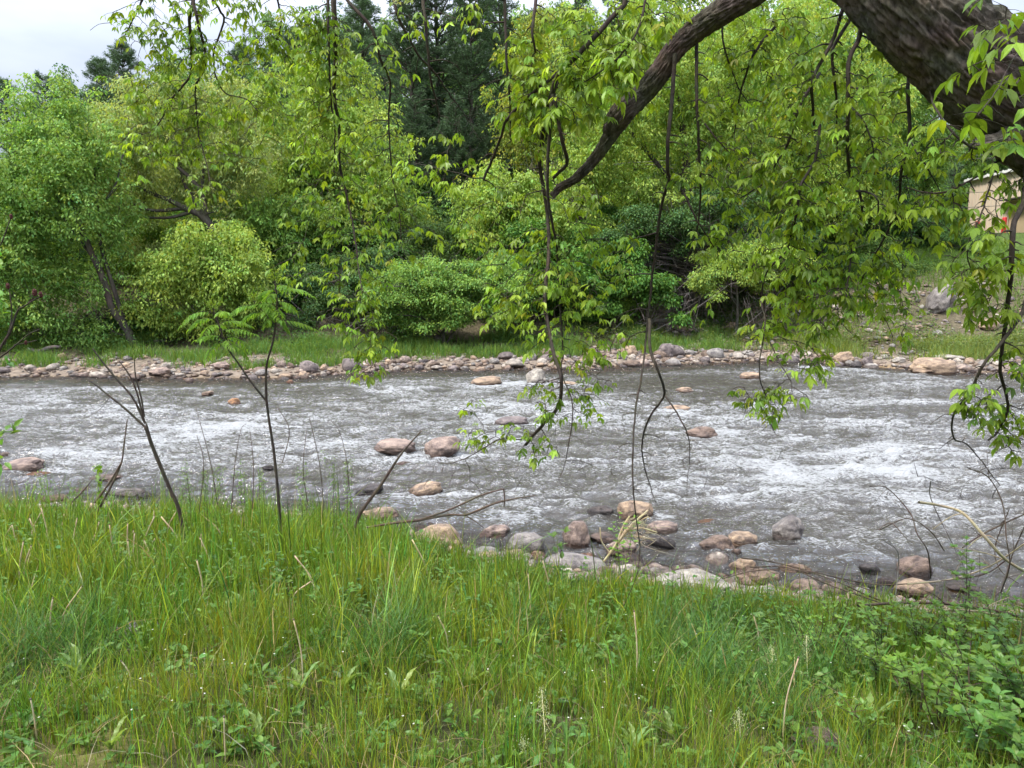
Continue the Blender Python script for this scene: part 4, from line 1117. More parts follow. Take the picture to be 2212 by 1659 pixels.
# dead grey brushwood seen between the crowns
def brush(px, py, rx, ry, Y, n, label, mat=M_GREYTWIG):
    b = MB(); g = at(px, py + ry, Y); g[2] = max(g[2], Hs(g[0], Y)) if g[2] < Hs(g[0], Y) else g[2]
    base = np.array([g[0], Y, Hs(g[0], Y)])
    for k in range(n):
        a = at(px + rng.normal(0, rx * .4), py + ry, Y + rng.normal(0, .4)); e = at(px + rng.normal(0, rx * .7), py + rng.uniform(-ry, ry * .4), Y + rng.normal(0, .5))
        a[2] = min(a[2], Hs(a[0], a[1]) + .3)
        m = (a + e) / 2 + rng.normal(0, .25, 3); P = smooth_path([a, m, e], 7)
        tube(b, P - base, np.linspace(.022, .006, 7), 3, cap=False)
        for q in range(4):
            s = P[rng.integers(3, 7)]; f = s + rng.normal(0, .35, 3) + np.array([0, 0, .1])
            tube(b, smooth_path([s, (s + f) / 2 + rng.normal(0, .05, 3), f], 4) - base, np.linspace(.010, .004, 4), 3, cap=False)
    t = thing('dead_brush', label, 'dead bush', base)
    b.build('twigs', mat, t)
brush(560, 470, 40, 60, 31.5, 40, 'grey leafless brush behind the small bright maple')
brush(1200, 350, 90, 50, 36, 40, 'pale dead branches below the thin pale tree')
brush(1500, 440, 110, 90, 33, 70, 'grey dead twigs in front of the tall lime tree trunk')
brush(1420, 640, 90, 40, 30.6, 18, 'exposed grey roots and twigs at the top of the eroded bank')
brush(1640, 640, 60, 40, 30.4, 10, 'bleached bare branches over the eroded bank')
brush(760, 660, 120, 50, 28.4, 30, 'grey twigs under the dark thicket')

# ------------------------------------------------------------------ grass and herbs
def blades(mb, x, y, z, h, w, lean, col, seg=3, az=None):
    n = len(x)
    az = rng.uniform(0, 2 * PI, n) if az is None else az
    fa = rng.uniform(0, 2 * PI, n)
    t = np.linspace(0, 1, seg + 1)
    hx, hy = np.cos(az), np.sin(az)
    bend = lean
    px_ = x[:, None] + (hx * bend * h)[:, None] * t ** 2
    py_ = y[:, None] + (hy * bend * h)[:, None] * t ** 2
    pz_ = z[:, None] + h[:, None] * (t - .38 * (bend ** 2)[:, None] * t ** 2)
    ww = (w[:, None] / 2) * np.array([1, .95, .7, .0][:seg + 1] if seg == 3 else np.linspace(1, 0, seg + 1))[None]
    ww = np.maximum(ww, 2e-4)
    sx, sy = np.cos(fa), np.sin(fa)
    Lf = np.stack([px_ - sx[:, None] * ww, py_ - sy[:, None] * ww, pz_], -1)
    Rt = np.stack([px_ + sx[:, None] * ww, py_ + sy[:, None] * ww, pz_], -1)
    V = np.stack([Lf, Rt], 2).reshape(n, -1, 3)
    k = 2 * (seg + 1)
    q = np.array([(2 * i, 2 * i + 1, 2 * i + 3, 2 * i + 2) for i in range(seg)])
    F = (q[None] + (np.arange(n) * k)[:, None, None]).reshape(-1, 4)
    mb.add(V.reshape(-1, 3), F, np.repeat(col, k, 0))

_e = np.array([hit(px, py, False) for px, py in ((-300, 1130), (0, 1130), (400, 1142), (760, 1155), (900, 1200), (1050, 1250), (1250, 1285), (1400, 1290), (1700, 1330), (2000, 1370), (2500, 1400))])
def edge(x): return np.interp(x, _e[:, 0], _e[:, 1])
gb = MB()
n = 275000
y = 1.35 + (7.2 - 1.35) * rng.random(n) ** .8
x = rng.uniform(-1, 1, n) * (y * .82 + 2.4)
E = edge(x)
dE = E - y + 1.3 * (fbm2(x * 2.2, y * 2.2, 3, 4) - .45)
rock_ok = np.ones(n, bool)
for px, py, w in ((290, 1362, 100), (1250, 1325, 40), (1965, 1475, 60), (927, 1255, 40), (1770, 1590, 80)):
    c = hit(px, py, False); rr = w / FOC * c[1] / 2
    rock_ok &= ((x - c[0]) ** 2 / rr ** 2 + (y - c[1]) ** 2 / (rr * .8) ** 2) > 1
clump = fbm2(x * 5, y * 5, 3, 14)
keep = (dE > 0) & rock_ok & (rng.random(n) < sstep(.18, .56, clump) * .85 + .15 + .25 * (y < 2.6))
moss = (1 - sstep(1.9, 2.5, y + .35 * fbm2(x * 3, y * 3, 2, 5))) * (1 - sstep(-1.3, -.7, x))
keep &= rng.random(n) > moss * .8
x, y, clump, dE, moss = x[keep], y[keep], clump[keep], dE[keep], moss[keep]
n = len(x); z = H(x, y) - .01
rim = sstep(2.3, 4.6, y)
left = sstep(1.2, -1.0, x)
h = (.100 + rim * (.035 + .035 * left)) * rng.lognormal(0, .28, n) * (.45 + 1.1 * sstep(.25, .7, clump)) * (1 - .6 * moss)
# blue-green fine tussocks
blue = np.zeros(n)
for px, py, rx, ry in ((90, 1440, 200, 110), (1560, 1450, 200, 110), (820, 1400, 140, 70), (1150, 1380, 60, 40), (1700, 1420, 160, 80)):
    c = hit(px, py, False); Rx = rx / FOC * c[1]; Ry = abs(hit(px, py - ry, False)[1] - hit(px, py + ry, False)[1]) / 2
    blue = np.maximum(blue, np.exp(-(((x - c[0]) / Rx) ** 2 + ((y - c[1]) / Ry) ** 2) * 1.2))
tall = rng.random(n) < .03 + .26 * rim
w = np.where(tall, rng.uniform(.006, .010, n), rng.uniform(.0026, .0055, n)) * (.8 + .35 * rim)
w = np.where(blue > .4, w * .85, w)
h = np.where(tall, h * 1.25, h) * (1 + .35 * blue)
lean = np.abs(rng.normal(.20, .26, n)) + blue * .3
az = rng.uniform(0, 2 * PI, n)
base = np.array([.138, .218, .027])
C = vary(base, n, .20, .34)
dryness = fbm2(x * 2.2 + 9, y * 2.2, 3, 66)
C *= (1 + (dryness - .5)[:, None] * np.array([1.0, .35, .6]))
bl = vary((.082, .175, .042), n, .08, .34)
m_ = (blue * rng.uniform(.3, 1.3, n) > .45)[:, None]
C = np.where(m_, bl, C)
dead = rng.random(n) < .045
C[dead] = vary((.30, .24, .12), dead.sum(), .05, .2)
C = np.clip(C, .005, .6)
blades(gb, x, y, z, h, w, lean, C, az=az)
# tall broad blades along the rim
n = 9800
x = rng.uniform(-7.5, 5.5, n); y = edge(x) - np.abs(rng.normal(0, .5, n)) + rng.uniform(0, .5, n)
ok = rng.random(n) < np.interp(x, (-5, -2.4, -2.0, -.7, -.2, .5, 5), (.25, .4, .9, 1, .85, .8, .5)); x, y = x[ok], y[ok]; n = len(x)
blades(gb, x, y, H(x, y) - .02, rng.uniform(.15, .30, n) * np.interp(x, (-5, -2, -1.6, 0, 1, 5), (.8, .85, 1.1, 1, .6, .6)), rng.uniform(.007, .013, n), np.abs(rng.normal(.3, .3, n)), vary((.10, .19, .03), n, .1, .2))
grass = gb.build('grass', M_GRASS)
tag(grass, 'long green meadow grass covering the near bank', 'grass', kind='stuff')
# thatch: dry stems lying in the grass
tm = MB(); n = 6500
y = rng.uniform(1.4, 6.5, n); x = rng.uniform(-1, 1, n) * (y * .8 + 2.2); ok = y < edge(x) + .3; x, y = x[ok], y[ok]; n = len(x)
blades(tm, x, y, H(x, y) + .01, rng.uniform(.05, .22, n), rng.uniform(.002, .004, n), rng.uniform(.9, 1.5, n), vary((.26, .20, .11), n, .1, .3))
tag(tm.build('dry_thatch', M_GRASS), 'dead brown stems lying between the green blades', 'dry grass', kind='stuff')
# small broad-leaved seedlings in the grass
hb = MB()
n = 5400; y = rng.uniform(1.5, 6.6, n); x = rng.uniform(-1, 1, n) * (y * .8 + 2.2); ok = y < edge(x) + .25; x, y = x[ok], y[ok]; n = len(x)
hh = (.05 + .16 * sstep(2.5, 4.5, y)) * rng.uniform(.6, 1.4, n)
for k in range(6):
    a = rng.uniform(0, 6.28, n); D = np.stack([np.cos(a), np.sin(a), rng.uniform(-.2, .7, n)], 1)
    P = np.stack([x, y, H(x, y) + hh * rng.uniform(.4, 1.05, n)], 1)
    s = rng.uniform(.015, .055, n)
    scatter(hb, LEAF_V, LEAF_F, P, D, np.array([0, 0, 1.]) + rng.normal(0, .3, (n, 3)), s, s * .7, vary((.11, .21, .04), n, .1, .2))
tag(hb.build('ground_cover', M_LEAF), 'small broad-leaved seedlings mixed into the grass', 'weeds', kind='stuff')
# white specks of chickweed
wf = MB(); n = 160; y = rng.uniform(2.2, 5.4, n); x = rng.uniform(-1, 1, n) * (y * .75); P = np.stack([x, y, H(x, y) + rng.uniform(.08, .22, n)], 1)
for k in range(5):
    a = k * 1.257 + rng.uniform(0, 1, n); D = np.stack([np.cos(a), np.sin(a), .3 + 0 * a], 1)
    scatter(wf, DIA_V, DIA_F, P, D, np.tile((0, 0, 1.), (n, 1)), .005, .003, np.tile((.75, .75, .68), (n, 1)))
tag(wf.build('chickweed_flowers', M_LEAF), 'tiny white flowers dotted through the grass', 'flowers', kind='stuff')

# far bank grass and herbs
fg = MB()
n = 95000; x = rng.uniform(-21, 22, n); d = rng.uniform(.9, 5.2, n); y = far_shore(x) + d
m = fbm2(x * .55, d * .9, 3, 44); dn = np.interp(x, (-21, -14, -12, -5, -3, 3, 8, 22), (1, 1, .9, .9, 1, .9, .75, .9))
lo = np.interp(x, (-21, -14, -8, 0, 4, 8, 12, 22), (.9, .8, .9, 1.1, 1.5, 1.3, 1.2, 1.0))
ok = (rng.random(n) < sstep(.36, .52, m) * dn) & (d > lo + (m - .5) * 2) & (d < lo + 3.4 + 2 * (m - .5))
x, y, m = x[ok], y[ok], m[ok]; n = len(x)
C = vary((.135, .235, .045), n, .15, .2); k = x > 9.5; C[k] = vary((.19, .25, .06), k.sum(), .15, .2)
hgt = rng.uniform(.18, .5, n) * (.5 + m)
blades(fg, x, y, H(x, y) - .03, hgt, rng.uniform(.012, .025, n), np.abs(rng.normal(.35, .3, n)), C)
# lawn and slope grass
n = 52000; x = rng.uniform(2, 27, n); d = rng.uniform(4.5, 24, n); y = far_shore(x) + d; m = fbm2(x * .6, y * .6, 3, 46)
ok = rng.random(n) < sstep(.38, .54, m) * .9 + .6 * (d > 10); x, y = x[ok], y[ok]; n = len(x)
blades(fg, x, y, H(x, y) - .03, rng.uniform(.15, .4, n), rng.uniform(.015, .03, n), np.abs(rng.normal(.3, .3, n)), vary((.12, .22, .03), n, .1, .2))
tag(fg.build('bank_grass', M_GRASS), 'grass tufts along the top of the far stones', 'grass', kind='stuff')
fh = MB()
def herb_cover(n, xr, dr, thr, h0, col, seed, s0=.09):
    x = rng.uniform(*xr, n); d = rng.uniform(*dr, n); y = far_shore(x) + d; m = fbm2(x * .7, y * .7, 3, seed)
    ok = rng.random(n) < sstep(thr, thr + .14, m); x, y, m = x[ok], y[ok], m[ok]; n = len(x)
    P = np.stack([x, y, H(x, y) + h0 * rng.random(n) ** 1.4 * (.4 + m) * 1.4], 1)
    a = rng.uniform(0, 6.28, n); D = np.stack([np.cos(a), np.sin(a), rng.uniform(-.5, .4, n)], 1); s = rng.uniform(.6, 1.4, n) * s0
    scatter(fh, DIA_V, DIA_F, P, D, np.array([0, 0, 1.]) + rng.normal(0, .4, (n, 3)), s, s * .55, vary(col, n, .12, .22))
herb_cover(46000, (-21, 4), (2.3, 10), .40, .55, (.075, .15, .035), 81)
herb_cover(30000, (3, 23), (2.0, 4.6), .38, .5, (.12, .165, .045), 82, .08)
herb_cover(26000, (1, 12), (4, 9), .44, .35, (.055, .12, .03), 83, .08)
herb_cover(60000, (-40, 14), (7, 18), .25, 1.0, (.09, .165, .045), 84, .13)
herb_cover(22000, (8, 23), (4, 11), .44, .3, (.12, .19, .045), 85, .08)
tag(fh.build('bank_herbs', M_FARLEAF), 'low leafy herbs over the far bank', 'weeds', kind='stuff')
# ------------------------------------------------------------------ beige metal building and what stands by it
def box(mb, x0, x1, y0, y1, z0, z1, col=(1, 1, 1)):
    V = [(x, y, z) for x in (x0, x1) for y in (y0, y1) for z in (z0, z1)]
    F = [(0, 1, 3, 2), (4, 6, 7, 5), (0, 4, 5, 1), (2, 3, 7, 6), (0, 2, 6, 4), (1, 5, 7, 3)]
    mb.add(V, F, col)
M_SIDING = plain_mat('beige_siding', (.66, .54, .42), .5, var=.06, scale=2)
M_TRIM = plain_mat('pale_trim', (.75, .74, .70), .4, var=.05)
M_RED = plain_mat('red_paint', (.55, .03, .03), .45, var=.1)
M_DOOR = plain_mat('tan_door', (.50, .39, .25), .5, var=.05, scale=3)
M_DARKM = plain_mat('dark_metal', (.06, .055, .05), .5)
gz0 = 5.95
bt = thing('metal_building', 'beige ribbed metal building with a white roof edge above the far bank', 'building', (31.3, 44, gz0))
w = MB()
def L(*a): return a
x0 = 0.0
ribs = MB()
# side wall facing the river, broken by the recessed door
box(w, 0, .12, -10, -1.0, -.2, 3.9); box(w, 0, .12, 2.0, 6.0, -.2, 3.9); box(w, 0, .12, -1.0, 2.0, 2.15, 3.9); box(w, .12, 14, 5.88, 6.0, -.2, 3.9); box(w, .12, 14, -10, -9.88, -.2, 3.9)
for q in np.arange(-9.8, 6.0, .34):
    if -1.0 < q < 2.0: box(w, -.035, 0, q, q + .06, 2.15, 3.88)
    else: box(w, -.035, 0, q, q + .06, -.2, 3.88)
w.build('wall', M_SIDING, bt)
r_ = MB()
V = [(-.25, -10.3, 3.9), (-.25, 6.3, 3.9), (14, 6.3, 5.2), (14, -10.3, 5.2), (-.25, -10.3, 4.06), (-.25, 6.3, 4.06), (14, 6.3, 5.36), (14, -10.3, 5.36)]
r_.add(V, [(0, 1, 2, 3), (4, 7, 6, 5), (0, 4, 5, 1), (3, 2, 6, 7), (1, 5, 6, 2), (0, 3, 7, 4)])
for q in np.arange(-10.2, 6.2, .5): box(r_, -.29, -.25, q, q + .1, 3.93, 4.10)
r_.build('roof', M_TRIM, bt)
d_ = MB(); box(d_, .14, .2, -.98, 1.98, -.2, 2.13); do = d_.build('door', M_DOOR, bt)
d_ = MB(); box(d_, -.5, .0, -1.1, 2.1, 2.16, 2.24); d_.build('canopy', M_DARKM, bt)
d_ = MB(); tube(d_, [(-.09, -1.5, 3.85), (-.09, -1.5, 0)], .05, 8); d_.build('downpipe', M_TRIM, bt)
for px, y0, Yq, lab in ((2111, 491, 48.2, 'shorter-looking red bollard farther from the trunk, by the beige wall'), (2169, 486, 45.4, 'taller-looking red bollard nearer the right end of the beige wall')):
    p = at(px, y0, Yq); g = Hs(p[0], Yq)
    t = thing('bollard', lab, 'bollard', (p[0], Yq, g), 'red bollards by the building')
    b = MB(); tube(b, [(0, 0, -.1), (0, 0, max(1.05, p[2] - g - .08)), (0, 0, max(1.1, p[2] - g - .03)), (0, 0, max(1.12, p[2] - g))], [.13, .13, .11, .05], 14)
    b.build('post', M_RED, t, smooth=True)
    b = MB(); tube(b, [(0, 0, -.1), (0, 0, .02)], .22, 16); b.build('base', M_TRIM, t)
a = at(2063, 500, 53); t = thing('low_wall', 'low beige block wall left of the beige building', 'wall', (a[0], 53, Hs(a[0], 53)))
b = MB()
for r in range(4):
    for q in range(6): box(b, -.9 + q * .41 + (r % 2) * .1, -.9 + q * .41 + .40 + (r % 2) * .1, 0, .3, r * .21, r * .21 + .2)
b.build('blocks', M_SIDING, t)
a = at(1990, 500, 44); b = MB()
xx, yy = np.meshgrid(np.linspace(-.7, .7, 14), np.linspace(-.4, .4, 10)); zz = .55 * np.exp(-(xx ** 2 * 2 + yy ** 2 * 5)) + .12 * fbm2(xx * 4, yy * 4, 3, 8) + .25
ii = (np.arange(9)[:, None] * 14 + np.arange(13)[None]); V = np.stack([xx, yy, zz], -1).reshape(-1, 3)
b.add(V, np.stack([ii, ii + 1, ii + 15, ii + 14], -1).reshape(-1, 4))
o = b.build('tarpaulin', plain_mat('blue_tarp', (.03, .22, .5), .35, var=.2), smooth=True, origin=(0, 0, 0)); o.location = (a[0], 44, Hs(a[0], 44) + .35)
tag(o, 'crumpled blue tarpaulin glimpsed behind the feathery bush', 'tarp')

# power lines
t = thing('power_line', 'thin power lines strung across in front of the dark pines', 'power line', (-32, 41, Hs(-32, 41)))
t0 = np.array(t.location)
for px_, nm in ((-32, 'pole'), (34, 'pole')):
    b = MB(); g = Hs(px_, 41); tube(b, np.array([(px_, 41, g - .5), (px_, 41, 12.5)]) - t0, [.16, .11], 10); box(b, px_ - .08 - t0[0], px_ + .08 - t0[0], -.9, .9, 11.4 - t0[2], 11.55 - t0[2]); b.build(nm, M_FARBARK, t)
for (ya, yb, dy) in ((353, 356, 0), (361, 364, .5), (372, 360, -.5), (417, 424, 0), (465, 468, .3)):
    b = MB(); A = at(890, ya, 41 + dy); Bq = at(1190, yb, 41 + dy); s = (Bq[2] - A[2]) / (Bq[0] - A[0])
    X_ = np.linspace(-32, 34, 40); Z_ = A[2] + s * (X_ - A[0]) + .0012 * (X_ - 1) ** 2
    tube(b, np.stack([X_, np.full(40, 41 + dy), Z_], 1) - t0, .016, 4); b.build('wire', M_GREYTWIG, t)

# driftwood logs on the far bank
def log(pts, Y, label, mat=M_GREYTWIG, r=None, name='driftwood_log'):
    P = np.array([at(x, y, Y) for x, y, w in pts]); P[:, 2] = np.maximum(P[:, 2], H(P[:, 0], P[:, 1]) + .03)
    R = np.array([w / FOC * Y / 2 for x, y, w in pts])
    Q = smooth_path(np.column_stack([P, R]), 14); b = MB(); tube(b, Q[:, :3] - P[0], Q[:, 3], 9)
    t = thing(name, label, 'log', P[0]); b.build('wood', mat, t, smooth=True)
log([(60, 754, 8), (84, 760, 11), (108, 751, 9), (131, 749, 6)], 25.6, 'bleached driftwood log lying on the bank below the leaning green tree')
log([(288, 738, 5), (320, 741, 7), (358, 736, 5)], 27.0, 'pale fallen branch at the foot of the leaning trunk')
log([(1396, 694, 9), (1440, 692, 10), (1490, 690, 7)], 31.2, 'long pale log on the far slope below the exposed roots')

# ------------------------------------------------------------------ the old tree overhead
TREE = thing('boxelder_tree', 'old rough-barked tree leaning in overhead, its leafy branches hanging before the river', 'tree', (3.3, 3.0, Hs(3.3, 3.0)))
T0 = np.array(TREE.location)
def wpath(pts, n):
    """pts: (px, py, width px, Y)"""
    P = np.array([np.append(at(x, y, Y), w / FOC * Y / 2) for x, y, w, Y in pts])
    return smooth_path(P, n)
def bark_tube(name, Q, sides, amp, fs, ft, seed, mat):
    P, R = Q[:, :3], Q[:, 3]
    T, A, B = frames(P); n = len(P)
    th = np.linspace(0, 2 * PI, sides, endpoint=False)
    s = np.concatenate([[0], np.cumsum(np.linalg.norm(np.diff(P, axis=0), axis=1))])
    Sg, Th = np.meshgrid(s, th, indexing='ij')
    cx, cy = np.cos(Th), np.sin(Th)
    tw = Sg * 1.2
    q = np.stack([cx * ft + 0 * Sg, cy * ft, Sg * fs], -1).reshape(-1, 3)
    w1 = noise3(q * .5 + 5, seed) - .5
    q2 = q + np.stack([w1 * 1.6, -w1 * 1.6, w1 * 1.2], 1)
    f = 1 - np.abs(2 * noise3(q2, seed + 1) - 1)              # furrows
    f2 = 1 - np.abs(2 * noise3(q2 * 2.1 + 9, seed + 2) - 1)
    dsp = (-(sstep(.55, 1, f)) * 1.0 - .45 * sstep(.6, 1, f2) + .5 * (noise3(q * 3.3, seed + 3) - .5) + .25 * (noise3(q * 7.3, seed + 7) - .5)).reshape(n, sides) * amp
    big = (noise3(np.stack([cx * 1.2, cy * 1.2, Sg * 3], -1).reshape(-1, 3), seed + 4) - .5).reshape(n, sides) * .20
    RR = R[:, None] * (1 + big) + dsp
    V = P[:, None] + RR[..., None] * (A[:, None] * np.cos(th)[None, :, None] + B[:, None] * np.sin(th)[None, :, None])
    i = np.arange(n - 1)[:, None] * sides; j = np.arange(sides)[None]; j2 = (j + 1) % sides
    F = np.stack([i + j, i + j2, i + sides + j2, i + sides + j], -1).reshape(-1, 4)
    b = MB(); b.add((V - T0).reshape(-1, 3), F)
    for ring, off in ((0, 0), (n - 1, (n - 1) * sides)):
        c = b.n; b.add((P[ring] - T0)[None], np.zeros((0, 3), int)); b.F.append(np.array([[c, off + k, off + (k + 1) % sides] for k in range(sides)]))
    b.F = [f for f in b.F if len(f)]
    return b.build(name, mat, TREE, smooth=True)
bark_tube('trunk', wpath([(2800, 1900, 420, 3.0), (2760, 1300, 350, 3.0), (2640, 760, 300, 3.0), (2470, 400, 275, 3.0), (2270, 225, 262, 3.0), (2140, 165, 222, 3.0), (2050, 88, 196, 3.0), (1963, -5, 188, 3.0), (1850, -130, 185, 3.05), (1700, -290, 175, 3.15), (1560, -520, 160, 3.3), (1500, -800, 130, 3.4)], 560), 200, .021, 8, 14, 3, M_BARK)
bark_tube('stub', wpath([(2200, 290, 60, 2.92), (2160, 306, 42, 2.9), (2125, 313, 36, 2.88), (2100, 316, 31, 2.88)], 40), 60, .006, 14, 4, 13, M_BARK)
bark_tube('limb', (lambda Q: Q * np.array([1, 1, 1, .77]))(wpath([(1830, -190, 120, 3.1), (1720, -95, 86, 3.2), (1640, -25, 74, 3.3), (1560, 25, 66, 3.4), (1500, 68, 58, 3.5), (1454, 112, 54, 3.55), (1420, 165, 58, 3.6), (1385, 207, 56, 3.65), (1350, 237, 66, 3.65), (1330, 265, 62, 3.7), (1312, 303, 38, 3.75), (1283, 345, 32, 3.8), (1245, 385, 26, 3.85), (1210, 405, 22, 3.9), (1192, 424, 18, 3.9)], 330)), 90, .009, 16, 8, 23, M_BARK)
for nm, pts in (('limb', [(1700, -290, 110, 3.15), (1400, -330, 80, 3.5), (1000, -300, 60, 4.0), (600, -260, 44, 4.4), (300, -220, 22, 4.6)]), ('limb', [(1850, -130, 80, 3.1), (2000, -300, 60, 3.8), (2300, -330, 40, 4.2)])):
    Q = wpath(pts, 40); b = MB(); tube(b, Q[:, :3] - T0, Q[:, 3], 12); b.build(nm, M_BARK, TREE, smooth=True)

# hanging branches: (Y, [(px,py)...], width start, width end, bare twigs)
HB = {
 'A': (4.4, [(722, 0), (724, 60), (727, 130), (722, 200), (730, 275), (728, 340), (745, 420), (760, 500), (768, 570), (776, 640)], 11, 2, 14),
 'A2': (4.3, [(708, 0), (712, 100), (716, 210), (725, 285), (722, 380)], 6, 2, 6),
 'B': (4.6, [(418, 0), (408, 50), (413, 133), (406, 172), (373, 213), (347, 257), (325, 292)], 7, 2.5, 14),
 'C': (4.5, [(420, 10), (432, 60), (443, 100), (443, 143), (422, 187), (423, 233), (430, 300), (443, 353), (453, 400)], 6, 1.5, 14),
 'E': (4.7, [(460, 0), (480, 27), (487, 50), (467, 127), (490, 200), (540, 217), (567, 240)], 5, 2, 12),
 'F': (4.6, [(307, 0), (293, 33), (270, 85), (262, 105)], 4, 1.5, 6),
 'F2': (4.8, [(600, 0), (610, 50), (590, 110), (570, 150)], 4, 1.5, 8),
 'G': (4.2, [(750, 0), (804, 67), (820, 133), (840, 183), (837, 267), (847, 400), (860, 467), (864, 550)], 7, 1.5, 14),
 'Hh': (4.3, [(850, 0), (864, 43), (904, 117), (944, 160), (970, 200), (994, 230), (1030, 290)], 6, 1.5, 14),
 'I': (4.1, [(914, 0), (917, 67), (924, 167), (934, 213), (944, 253)], 7, 2.5, 8),
 'J': (4.0, [(1090, 0), (1094, 117), (1100, 200), (1104, 300)], 6, 3, 6),
 'K': (3.9, [(1225, 140), (1160, 193), (1137, 213), (1097, 257), (1080, 300), (1060, 350), (1044, 390)], 6, 6, 3),
 'K2': (3.9, [(1046, 386), (1017, 383), (960, 365), (897, 353)], 2.5, 1.2, 2),
 'Lw': (3.8, [(1157, 0), (1150, 67), (1156, 115)], 7, 4, 3),
 'M': (3.7, [(1350, 10), (1300, 60), (1250, 115), (1205, 160), (1180, 240), (1170, 283), (1160, 353), (1167, 400), (1177, 483), (1177, 553), (1170, 653), (1187, 753), (1204, 803), (1206, 843), (1194, 880), (1164, 913), (1127, 953)], 10, 7, 10),
 'M2': (3.7, [(1127, 950), (1077, 950), (1020, 983), (970, 1000), (937, 997)], 3, 1.2, 4),
 'Nn': (3.8, [(1212, 152), (1196, 217), (1187, 300), (1184, 417), (1197, 500), (1207, 553), (1214, 670), (1220, 753), (1217, 803), (1240, 880), (1225, 1000), (1210, 1040)], 8, 1.5, 14),
 'O': (3.75, [(1197, 205), (1204, 233), (1214, 300), (1226, 345), (1222, 362), (1200, 382)], 8, 7, 0),
 'P': (3.6, [(1458, 118), (1447, 233), (1440, 300), (1440, 367), (1444, 390), (1427, 450), (1414, 553), (1404, 636), (1397, 703), (1390, 770), (1380, 836), (1370, 920), (1367, 1020), (1374, 1103), (1384, 1180)], 8.5, 2.5, 8),
 'P2': (3.55, [(1402, 690), (1405, 760), (1420, 803), (1437, 853), (1404, 903), (1390, 953), (1394, 1003), (1407, 1053), (1417, 1087)], 7, 2, 14),
 'P3': (3.55, [(1437, 853), (1470, 900), (1490, 940), (1492, 1000)], 4, 1.5, 8),
 'P4': (3.6, [(1447, 380), (1475, 413), (1508, 480), (1545, 540)], 6, 2, 5),
 'Q': (3.7, [(1505, 90), (1505, 200), (1510, 300), (1513, 400), (1508, 483), (1485, 560)], 7.5, 2.5, 10),
 'Q2': (3.7, [(1511, 250), (1545, 295), (1575, 333)], 4, 2, 4),
 'R': (3.9, [(1675, 57), (1635, 103), (1615, 150), (1595, 217), (1585, 283)], 6, 2.5, 12),
 'S': (3.3, [(1830, -5), (1801, 83), (1758, 167), (1758, 220), (1761, 267)], 8, 5, 2),
 'T': (3.4, [(1851, 15), (1808, 87), (1798, 120), (1808, 200), (1811, 267), (1812, 330)], 8, 3, 8),
 'U': (3.25, [(1861, 30), (1855, 83), (1831, 133), (1828, 217), (1825, 300), (1828, 367), (1851, 417), (1848, 467), (1831, 517), (1825, 570), (1815, 640)], 10, 3, 18),
 'U2': (3.3, [(1828, 222), (1850, 250), (1875, 300), (1885, 360)], 5, 2, 8),
 'U3': (3.25, [(1851, 413), (1880, 418), (1895, 427), (1899, 450), (1890, 520)], 5, 2, 4),
 'V': (3.5, [(1770, 160), (1751, 193), (1721, 250), (1701, 317), (1675, 363), (1651, 400), (1591, 437), (1541, 450)], 7, 2, 12),
 'W': (3.4, [(1771, 270), (1761, 343), (1728, 400), (1718, 467), (1701, 533), (1688, 553), (1655, 586), (1641, 636), (1648, 686), (1655, 736), (1675, 786), (1701, 826)], 6, 2.5, 12),
 'W2': (3.4, [(1645, 650), (1655, 700), (1646, 780), (1648, 830), (1660, 870)], 3, 2, 5),
 'X': (3.4, [(1966, 130), (1961, 200), (1965, 300), (1948, 367), (1941, 433), (1915, 500), (1888, 550), (1860, 600)], 8, 3, 14),
 'X2': (3.4, [(1967, 305), (1990, 340), (2008, 367), (2035, 415)], 4, 2, 6),
 'Yy': (3.2, [(1958, 405), (1998, 417), (2041, 417), (2091, 397), (2158, 350)], 3, 4, 5),
 'Z': (3.0, [(2008, 190), (2020, 230), (2050, 280), (2095, 320), (2125, 327)], 4, 5, 4),
 'AA': (3.0, [(2215, 330), (2212, 430), (2191, 483), (2185, 553), (2178, 636), (2168, 720), (2161, 803), (2178, 880), (2158, 930), (2135, 953)], 12, 5, 12),
 'BB': (3.0, [(2230, 600), (2205, 680), (2161, 740), (2118, 793), (2098, 843), (2058, 900), (2058, 950), (2085, 963), (2121, 1003), (2158, 1050)], 8, 2, 8),
 'CC': (3.0, [(2150, 350), (2130, 420), (2110, 480), (2085, 540), (2100, 600)], 4, 2, 8),
 'DD': (2.3, [(2240, 60), (2190, 130), (2150, 200), (2110, 250)], 4, 2, 4),
 'EE': (3.5, [(1400, -20), (1380, 60), (1340, 120), (1290, 160), (1240, 190)], 5, 2, 10),
 'FF': (3.9, [(1600, -10), (1560, 60), (1570, 130), (1600, 200), (1640, 260)], 5, 1.5, 10),
}
